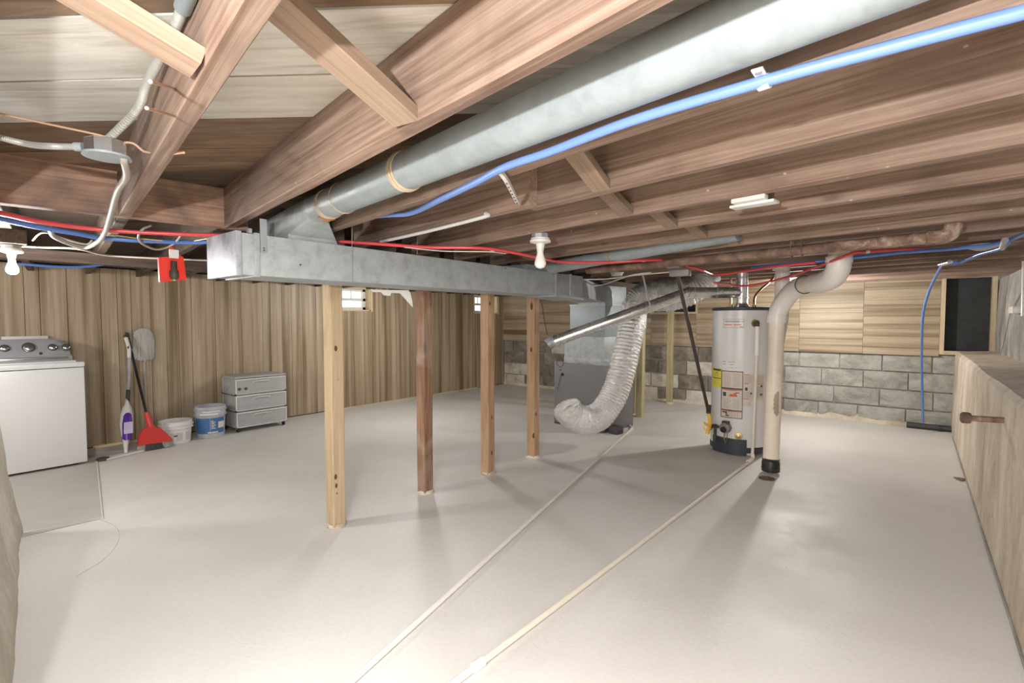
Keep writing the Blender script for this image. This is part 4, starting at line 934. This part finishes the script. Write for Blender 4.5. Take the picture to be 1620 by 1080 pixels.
lampholder((MID_BULB[0], MID_BULB[1], 1.865), 'bulb_on', 'lit bulb hidden behind the trunk duct', True)
obj('holder_cleat', box(MID_BULB[0]-.06, MID_BULB[0]+.06, MID_BULB[1]-.05, MID_BULB[1]+.05, 1.888, 1.938), 'dark_beam', ceil)
light('left_bulb', 'POINT', (LEFT_BULB[0]+.0, LEFT_BULB[1]+.0, 1.47), 26, .05, (1, .995, .985))
light('back_bulb', 'POINT', (BACK_BULB[0], BACK_BULB[1], 1.55), 52, .04, (1, .97, .92))
light('mid_bulb', 'POINT', (MID_BULB[0], MID_BULB[1], 1.67), 44, .12, (1, .975, .93))
c = AZ(1200, 316, 1.73); t = thing('ceiling_plate', 'cream rectangular cover plate screwed under a joist', 'cover plate', c)
obj('plate', jbox(bmesh.new(), .70, .86, 1.90, 1.96, 1.722, 1.732, .003), 'whitep', t); obj('plug', jbox(bmesh.new(), .72, .84, 1.87, 1.905, 1.732, 1.748, .002), 'whitep', t)
obj('box', jbox(bmesh.new(), .73, .80, 1.93, 1.99, 1.732, 1.80, .003), 'rust', t)
c = AZ(976, 433, 1.735); t = thing('ceiling_plate', 'round cream cover box under a joist left of the foil duct', 'cover plate', c)
obj('plate', lathe(bmesh.new(), (c.x, c.y, 1.718), [(.05, 0), (.056, .02), (.064, .022), (.064, .03)], 24), 'whitep', t)
c = AZ(1562, 389, 1.74); t = thing('ceiling_plate', 'round white cover under the joists near the right wall', 'cover plate', c)
obj('plate', lathe(bmesh.new(), (c.x, c.y, 1.718), [(.055, 0), (.085, .012), (.09, .03)], 28), 'whitep', t)

# red emergency pouch hung at the left of the trunk
pc = AX(272, 425, -2.9)
t = thing('red_pouch', 'bright red plastic pouch holding a dark handheld item, hung left of the trunk duct', 'pouch', pc)
pp = [AX(a, b, -2.9) for a, b in [(251, 407), (268, 406), (284, 404), (290, 406), (295, 442), (284, 443), (253, 446), (252, 430)]]
bm = prism(bmesh.new(), pp, (-.02, 0, 0)); obj('sleeve', bm, 'pouch', t)
pp = [AX(a, b, -2.895) for a, b in [(270, 400), (269, 392), (273, 391), (278, 397), (284, 402), (283, 407), (271, 408)]]
obj('hook_tab', prism(bmesh.new(), pp, (-.012, 0, 0)), 'pouch', t)
c = AX(276, 402, -2.887); obj('white_tag', box(-2.893, -2.885, c.y-.022, c.y+.018, c.z-.02, c.z+.022), 'whitep', t)
c = AX(276, 428, -2.88); obj('flashlight', lathe(bmesh.new(), (c.x-.008, c.y, c.z-.045), [(.012, 0), (.014, .004), (.020, .016), (.020, .04), (.013, .052), (.013, .09), (.010, .094)], 16), 'blackm', t); obj('lens', lathe(bmesh.new(), (c.x-.008, c.y, c.z-.05), [(.011, 0), (.013, .006)], 16), 'brass', t)

# ------------------------------------------------------------------ washer
t = thing('washing_machine', 'white top-load washing machine with silver control console', 'washing machine', (-6.07, .69, 0))
y0, y1 = .345, 1.035
obj('cabinet', box(-6.385, -5.745, y0, y1, .025, .875, bev=.008), 'white', t)
obj('top_deck', box(-6.39, -5.738, y0-.003, y1+.003, .880, .925, bev=.010), 'white', t)
obj('lid', box(-6.17, -5.76, y0+.05, y1-.05, .925, .938, bev=.005), 'white', t)
bm = bmesh.new()
for yy in (y0+.07, y1-.07):
    for xx in (-6.32, -5.81): lathe(bm, (xx, yy, 0), [(.022, 0), (.018, .008), (.012, .026)], 12)
obj('foot', bm, 'darkgrey', t)
prof = [(-6.385, .925), (-6.185, .925), (-6.18, .952), (-6.195, .962), (-6.235, 1.09), (-6.26, 1.118), (-6.385, 1.118)]
bm = bmesh.new(); secs = []
for yy, k in ((y0+.005, .0), (y0+.015, .45), (y0+.05, .82), (y0+.11, .97), (y0+.18, 1), (y1-.18, 1), (y1-.11, .97), (y1-.05, .82), (y1-.015, .45), (y1-.005, .0)):
    secs.append([bm.verts.new((x, yy, z if z < .963 else .963+(z-.963)*max(k, .02))) for x, z in prof])
for a, b in zip(secs, secs[1:]):
    for k in range(7): bm.faces.new((a[k], a[(k+1) % 7], b[(k+1) % 7], b[k]))
bm.faces.new(secs[0][::-1]); bm.faces.new(secs[-1]); con = obj('console', bm, 'silver', t, label='silver control console')
obj('console_trim', box(-6.19, -6.175, y0+.01, y1-.035, .928, .950, bev=.002), 'chrome', con)
nrm = Vector((.94, 0, .33)).normalized()
def oncon(px, py):
    p0 = Vector((-6.195, 0, .962)); r = ray(px, py); s = (p0-EY).dot(nrm)/r.dot(nrm); return EY+r*s
for px, py, rr in ((7, 551, .030), (45, 549.5, .042), (83, 549.5, .030), (104.5, 549.5, .030)):
    c = oncon(px, py); k = obj('knob', lathe(bmesh.new(), c, [(rr, -.003), (rr, .005), (rr*.86, .007), (rr*.80, .024), (rr*.6, .028)], 24, nrm), 'chrome', con)
    bm = bmesh.new(); ring(bm, c+nrm*.005, nrm, rr, .0035); obj('dial_ring', bm, 'darkgrey', con)
c = oncon(64.5, 559); obj('start_button', lathe(bmesh.new(), c, [(.013, -.002), (.012, .006)], 16, nrm), 'darkgrey', con)
bm = bmesh.new()
for i in range(7):
    c = oncon(35+i*3.6, 561.5); lathe(bm, c, [(.0035, -.001), (.003, .0015)], 8, nrm)
for px, py in ((27, 546), (29, 550), (30, 554), (60, 546), (62, 549), (63, 553), (94, 546), (95, 549), (95, 553)):
    c = oncon(px, py); bx(bm, c.x-.001, c.x+.002, c.y-.010, c.y+.010, c.z-.0015, c.z+.0015)
obj('console_print', bm, 'inkg', con)
a = AX(2, 537, LW+.02); b = AX(76, 535, LW+.02)
obj('white_wall_box', box(LW+.001, LW+.03, a.y, b.y, 1.09, 1.145, bev=.003), 'whitep', None, 'white plastic box on the panelling just behind the washing machine', 'wall box', base=(LW+.02, (a.y+b.y)/2, 1.11))

# ------------------------------------------------------------------ cleaning tools
hc = AZ(186, 723, .015)
t = thing('spray_mop', 'white flat spray mop with purple bottle leaning on the panelling', 'mop', (hc.x, hc.y, 0))
h0, h1 = AZ(163, 726, .012), AZ(222, 712, .012); dirm = (h1-h0).normalized()
perp = Vector((-dirm.y, dirm.x, 0))
bm = prism(bmesh.new(), [h0-perp*.05-Vector((0, 0, .008)), h1-perp*.05-Vector((0, 0, .008)), h1+perp*.05-Vector((0, 0, .008)), h0+perp*.05-Vector((0, 0, .008))], (0, 0, .016)); hd_ = obj('mop_head', bm, 'whitep', t)
obj('end_grip', lathe(bmesh.new(), h0-Vector((0, 0, .006)), [(.05, 0), (.05, .016), (.03, .022)], 14), 'darkgrey', t)
s0 = AX(199, 713, -5.86); d0 = (s0.x, s0.y)
def sm(px, py):
    f = (713-py)/(713-533); return AX(px, py, -5.86-.47*f)
obj('swivel_neck', tube(bmesh.new(), [Vector((s0.x, s0.y, .02)), sm(198.5, 700), sm(199, 690)], .014, 12, 4, rf=lambda t_, i: .013+.020*t_), 'whitep', t)
def flat(pts_w, name, mat, th=.05, parent=None):
    bm = bmesh.new(); rs = []
    for p, w_ in pts_w:
        rs.append([bm.verts.new(p+Vector((math.cos(a)*th*.5*min(1, w_/.03), math.sin(a)*w_, 0))) for a in [2*math.pi*k/16 for k in range(16)]])
    for a, b in zip(rs, rs[1:]):
        for k in range(16): bm.faces.new((a[k], a[(k+1) % 16], b[(k+1) % 16], b[k]))
    bm.faces.new(rs[0][::-1]); bm.faces.new(rs[-1]); return obj(name, bm, mat, parent)
flat([(sm(199.5, 696), .022), (sm(199.8, 688), .042), (sm(200, 670), .055), (sm(200.5, 655), .052), (sm(201, 645), .040), (sm(201.2, 638), .018), (sm(201.4, 630), .016)], 'body', 'whitep', .07, t)
o = flat([(sm(199.8, 696)+Vector((.022, 0, 0)), .02), (sm(200, 700)+Vector((.03, 0, .02)), .02)][:0] or [(sm(200, 700)+Vector((.012, 0, .03)), .018), (sm(200, 693)+Vector((.014, 0, .0)), .036), (sm(200.2, 670)+Vector((.018, 0, 0)), .042), (sm(200.5, 656)+Vector((.018, 0, 0)), .034), (sm(200.6, 652)+Vector((.016, 0, 0)), .02)], 'bottle', 'purple', .075, t)
fr = Vector((.058, 0, 0))
ba, bb = sm(200.2, 684)+fr, sm(200.4, 666)+fr
bm = prism(bmesh.new(), [ba+Vector((0, -.036, 0)), ba+Vector((0, .036, 0)), bb+Vector((0, .036, 0)), bb+Vector((0, -.036, 0))], (.004, 0, 0)); lb = obj('bottle_label', bm, 'lilac', o)
bm = bmesh.new(); lathe(bm, (ba+bb)/2+Vector((.004, -.004, .035)), [(.024, 0), (.024, .002)], 18, (1, 0, 0)); 
bm.free()
obj('lower_grip', tube(bmesh.new(), [sm(201.4, 638), sm(203, 617)], .018, 14, 1), 'darkgrey', t)
obj('pole', tube(bmesh.new(), [sm(203, 617), sm(204.5, 564)], .0135, 14, 1), 'silver', t)
obj('handle', tube(bmesh.new(), [sm(204.5, 566), sm(204, 552), sm(201, 540), sm(199, 534)], .017, 14, 5), 'whitep', t)
bm = bmesh.new(); ring(bm, sm(198, 532), (1, .3, 0), .014, .004, 16); obj('hang_loop', bm, 'black', t)
c = sm(202, 549)+Vector((.017, 0, 0)); obj('trigger', box(c.x-.004, c.x+.004, c.y-.006, c.y+.006, c.z-.02, c.z+.01, bev=.002), 'black', t)
# red broom
bc = AZ(243, 711, .0)
t = thing('push_broom', 'red-headed angle broom with black handle leaning in front of the wall', 'broom', bc)
BXP = bc.x
def br(px, py): return AX(px, py, BXP)
top_ = [br(a, b) for a, b in [(218, 704), (219, 692), (224, 680), (232, 675), (243, 674), (253, 677), (263, 685), (271, 694), (269, 697)]]
obj('broom_head', prism(bmesh.new(), [p+Vector((-.018, 0, 0)) for p in top_], (.045, 0, 0)), 'redpl', t)
def fl(pts): return [AX(a, b, BXP) for a, b in pts]
obj('bristles', prism(bmesh.new(), [p+Vector((-.015, 0, 0)) for p in fl([(229, 703), (254, 698), (259, 707), (229, 715)])], (.036, 0, 0)), 'bristle', t)
bm = bmesh.new(); prism(bm, [p+Vector((-.014, 0, 0)) for p in fl([(218, 705), (229, 702.5), (229, 715), (214, 718)])], (.034, 0, 0)); prism(bm, [p+Vector((-.014, 0, 0)) for p in fl([(254, 698), (269, 696), (274, 704), (259, 707.5)])], (.034, 0, 0)); obj('grey_bristles', bm, 'bristle_g', t)
k0 = br(239, 677); k1 = AX(232, 655, BXP-.03); k2 = AX(200.5, 527, LW+.02)
obj('socket', tube(bmesh.new(), [k0, k1+Vector((0, 0, .02))], .022, 14, 1, rf=lambda t_, i: .030-.008*t_), 'redpl', t)
obj('pole', tube(bmesh.new(), [k1, k2], .0125, 14, 1), 'black', t)
obj('top_grip', tube(bmesh.new(), [k1+(k2-k1)*.80, k2], .0165, 14, 1), 'darkgrey', t); obj('pole_band', tube(bmesh.new(), [k1+(k2-k1)*.77, k1+(k2-k1)*.79], .0140, 14, 1), 'chrome', t)
# yarn mop, head up
t = thing('yarn_mop', 'grey yarn dust mop standing head up against the panelling', 'mop', AX(233, 690, LW+.10)*1)
ORG[t] = Vector((LW+.10, AX(233, 690, LW+.1).y, 0)); t.location = ORG[t]
mb = AX(230, 575, LW+.05); bm = bmesh.new(); random.seed(6)
yc = AX(228, 545, LW+.05).y; ztop = AX(228, 519, LW+.05).z; zbot = AX(228, 572, LW+.05).z; hw = (AX(244, 545, LW+.05).y-AX(213, 545, LW+.05).y)/2
for layer in range(2):
    for i in range(15):
        f = -1+2*i/14; yy = yc+f*hw*.93; zt_ = ztop-.06*(abs(f)**3)-.01*random.random(); zb_ = zbot+.025*abs(f)**3+.03*random.random()
        xx = LW+.025+layer*.022+.02*(1-f*f)
        tube(bm, [(xx-.01, yy*.96+yc*.04, zt_-.0), (xx+.006, yy+random.uniform(-.006, .006), (zt_*2+zb_)/3), (xx+.004, yy+random.uniform(-.008, .008), (zt_+2*zb_)/3), (xx, yy*.97+yc*.03, zb_)], .0125, 7, 4)
obj('yarn_head', bm, 'mop', t, kind='stuff')
obj('head_core', box(LW+.01, LW+.04, yc-hw*.8, yc+hw*.8, zbot+.05, ztop-.04, bev=.008), 'mop', t)
obj('pole', tube(bmesh.new(), [Vector((LW+.035, yc+.0, zbot+.02)), Vector((LW+.10, AX(233, 690, LW+.1).y, .002))], .013, 12, 1), 'cable', t)

# ------------------------------------------------------------------ pails
def pail(c, r0, r1, h, mat, label, rim_h):
    t = thing('bucket', label, 'bucket', c); c = Vector(c); s = (r1-r0)/h
    obj('shell', lathe(bmesh.new(), c, [(r0-.006, 0), (r0, .006), (r0+s*(h-rim_h), h-rim_h), (r1+.010, h-rim_h+.002), (r1+.010, h-rim_h+.010), (r1, h-rim_h+.012), (r1+.001, h-.045), (r1+.012, h-.042), (r1+.012, h-.032), (r1+.002, h-.03), (r1+.003, h), (r1-.003, h), (r1-.008, h-.03), (r0-.003, .012), (.01, .010)], 44), mat, t)
    return t
c = (-6.045, 1.815, 0); t = pail(c, .128, .148, .235, 'whitep', 'short white plastic pail next to the red broom', .075)
ha = math.atan2(-c[1], -c[0])
def cpatch(c, r, a0, a1, z0, z1, th=.0015, seg=8, bm=None, r_top=None):
    bm = bm or bmesh.new(); g = []; r_top = r_top or r
    for k in range(seg+1):
        a = R(a0+(a1-a0)*k/seg)+math.atan2(-c[1], -c[0]); g.append([bm.verts.new((c[0]+math.cos(a)*rr, c[1]+math.sin(a)*rr, zz)) for rr, zz in ((r, z0), (r+th, z0), (r_top+th, z1), (r_top, z1))])
    for a, b in zip(g, g[1:]):
        for k in range(4): bm.faces.new((a[k], a[(k+1) % 4], b[(k+1) % 4], b[k]))
    bm.faces.new(g[0][::-1]); bm.faces.new(g[-1]); return bm
lb = obj('label', cpatch(c, .131, -25, 75, .03, .135, r_top=.140), 'paperw', t)
bm = bmesh.new()
for a0, a1 in ((-20, -5), (0, 28), (36, 66)):
    z = .04
    while z < .125: cpatch(c, .1335+(z-.03)*.09, a0, a1-random.random()*4, z, z+.0022, bm=bm, seg=4, th=.0012); z += .0075
obj('print_lines', bm, 'inkg', lb)
obj('black_symbol', cpatch(c, .1365, -8, 6, .085, .10, r_top=.1375), 'ink', lb)
obj('handle', tube(bmesh.new(), [Vector(c)+Vector((.148*math.cos(ha+R(a)), .148*math.sin(ha+R(a)), .165-.11*math.cos(R(a))*1.0*(1 if abs(a) < 80 else 0)))*1 for a in (-85, -60, -45)], .0025, 6, 4), 'blackm', t)
c = (-6.06, 2.155, 0); t = pail(c, .132, .150, .345, 'pail_b', 'grey plastic bucket with a torn blue label beside the drawer cart', .10)
lb = obj('label', cpatch(c, .1355, -70, 62, .055, .225, r_top=.1455, seg=14), 'label_b', t, label='worn blue label with white print')
bm = bmesh.new(); cpatch(c, .1385, -12, 30, .06, .075, r_top=.139, bm=bm); cpatch(c, .141, 30, 60, .11, .18, r_top=.1455, bm=bm)
for z, a in ((.19, 6), (.175, 12), (.16, 9), (.142, 13), (.125, 8), (.108, 12)): cpatch(c, .139+(z-.06)*.06, 2, 2+a*1.4, z, z+.008, bm=bm, seg=4)
cpatch(c, .143, -2, -1, .07, .22, r_top=.1465, bm=bm, seg=1); obj('white_print', bm, 'paper', lb)
bm = bmesh.new(); cpatch(c, .150, -40, 30, .262, .275, bm=bm); cpatch(c, .1535, -30, 38, .292, .302, bm=bm); obj('paint_drips', bm, 'paperw', t)
obj('inner_bottom_disc', lathe(bmesh.new(), Vector(c)+Vector((0, 0, .012)), [(.125, 0), (.126, .003)], 30), 'pail_b', t)  # thin disc inside the pail bottom, same plastic as the shell

# ------------------------------------------------------------------ three-drawer cart
X0, X1, Y0, Y1 = -6.37, -6.00, 2.395, 2.985
t = thing('drawer_cart', 'three-drawer grey plastic cart with see-through drawers on black casters', 'drawer cart', ((X0+X1)/2, (Y0+Y1)/2, 0))
bm = bmesh.new()
for yy in (Y0, Y1-.014):
    for zz in (.05, .24, .43, .62): bx(bm, X0, X1, yy, yy+.014, zz-.006, zz+.010)
    for xx in (X0, X1-.022): bx(bm, xx, xx+.022, yy, yy+.014, .05, .63)
for zz in (.045, .235, .425): bx(bm, X0, X1-.012, Y0, Y1, zz, zz+.008)
obj('frame', bm, 'frameg', t)
obj('side_panels', bx(box(X0+.02, X1-.02, Y0+.004, Y0+.008, .05, .62), X0+.02, X1-.02, Y1-.008, Y1-.004, .05, .62), 'clear', t)
obj('top_panel', box(X0-.004, X1+.004, Y0-.004, Y1+.004, .622, .640, bev=.006), 'frameg', t)
for i in range(3):
    z0 = .058+i*.191; z1 = z0+.172; xf = X1+.006+(.012 if i == 0 else 0)
    bm = bmesh.new(); bx(bm, xf-.004, xf, Y0+.006, Y1-.006, z0, z1); bx(bm, X0+.02, xf-.004, Y0+.018, Y0+.021, z0+.01, z1-.03); bx(bm, X0+.02, xf-.004, Y1-.021, Y1-.018, z0+.01, z1-.03); bx(bm, X0+.02, xf-.004, Y0+.02, Y1-.02, z0+.006, z0+.009); bx(bm, X0+.02, X0+.023, Y0+.02, Y1-.02, z0+.01, z1-.03)
    d = obj('drawer', bm, 'clear', t)
    bm = bmesh.new(); bx(bm, xf-.006, xf+.007, Y0+.004, Y1-.004, z1-.012, z1+.002, bev=.002); bx(bm, xf-.004, xf+.003, Y0+.004, Y0+.014, z0, z1); bx(bm, xf-.004, xf+.003, Y1-.014, Y1-.004, z0, z1); bx(bm, xf-.004, xf+.003, Y0+.004, Y1-.004, z0, z0+.006); obj('drawer_rim', bm, 'whitep', d)
    obj('handle', tube(bmesh.new(), [(xf+.001, (Y0+Y1)/2-.10, z1-.05), (xf+.010, (Y0+Y1)/2-.07, z1-.035), (xf+.010, (Y0+Y1)/2+.07, z1-.035), (xf+.001, (Y0+Y1)/2+.10, z1-.05)], .005, 8, 4), 'whitep', d)
for k, yy in enumerate((Y0+.045, Y0+.115)):
    obj('dark_sticker', lathe(bmesh.new(), (X1+.007, yy, .50), [(.017, 0), (.017, .002)], 12, (1, 0, 0)), 'darkgrey', t)
for xx in (X0+.03, X1-.022):
    for yy in (Y0+.03, Y1-.03):
        cs = obj('caster', cyl(bmesh.new(), (xx, yy-.012, .021), (xx, yy+.012, .021), .0205, 16), 'black', t); bm = box(xx-.01, xx+.01, yy-.014, yy+.014, .035, .05); obj('fork', bm, 'darkgrey', cs)

# ------------------------------------------------------------------ right side bits
a = AD(1434, 671, 6.0); b = AD(1531, 680, 6.25)
a = Vector((-.06, 7.45, .0375)); b = Vector((.335, 7.20, .0375))
t = thing('black_floor_pipe', 'thick black pipe lying on the floor at the foot of the block wall', 'pipe', (a+b)/2-Vector((0, 0, .037)))
obj('pipe', cyl(bmesh.new(), AZ(1434, 671, .038), AZ(1530, 681, .038), .034, 20), 'darkgrey', t)
c = AX(1583, 664, LEDGE)
t = thing('rusty_pipe_stub', 'rusty capped pipe stub sticking out of the concrete ledge', 'pipe', c)
e = c+Vector((-.115, -.01, -.004)); obj('nipple', cyl(bmesh.new(), c+Vector((.03, 0, 0)), e, .016, 14), 'rustpale', t); obj('cap', lathe(bmesh.new(), e, [(.026, -.0), (.030, .01), (.030, .034), (.022, .042)], 10, (-1, -.1, 0)), 'rust', t)
c = AZ(1517, 757, .0); obj('rust_flake', prism(bmesh.new(), [AZ(1508, 755, .004), AZ(1525, 757, .004), AZ(1532, 759, .004), AZ(1520, 760.5, .004)], (0, 0, .006)), 'rust', None, 'small flat rusty sliver on the floor by the ledge', 'debris', base=c)
c = AX(1612, 490, RW-.02)
t = thing('wall_conduit', 'white conduit with a clamp on the upper right wall at the frame edge', 'conduit', c)
obj('pipe', cyl(bmesh.new(), AX(1621, 500, RW-.04), AX(1623, 405, RW-.04), .022, 14), 'pvc', t); obj('clamp', box(RW-.07, RW+.0, c.y-.10, c.y+.16, c.z-.03, c.z+.03, bev=.01), 'pvc', t)
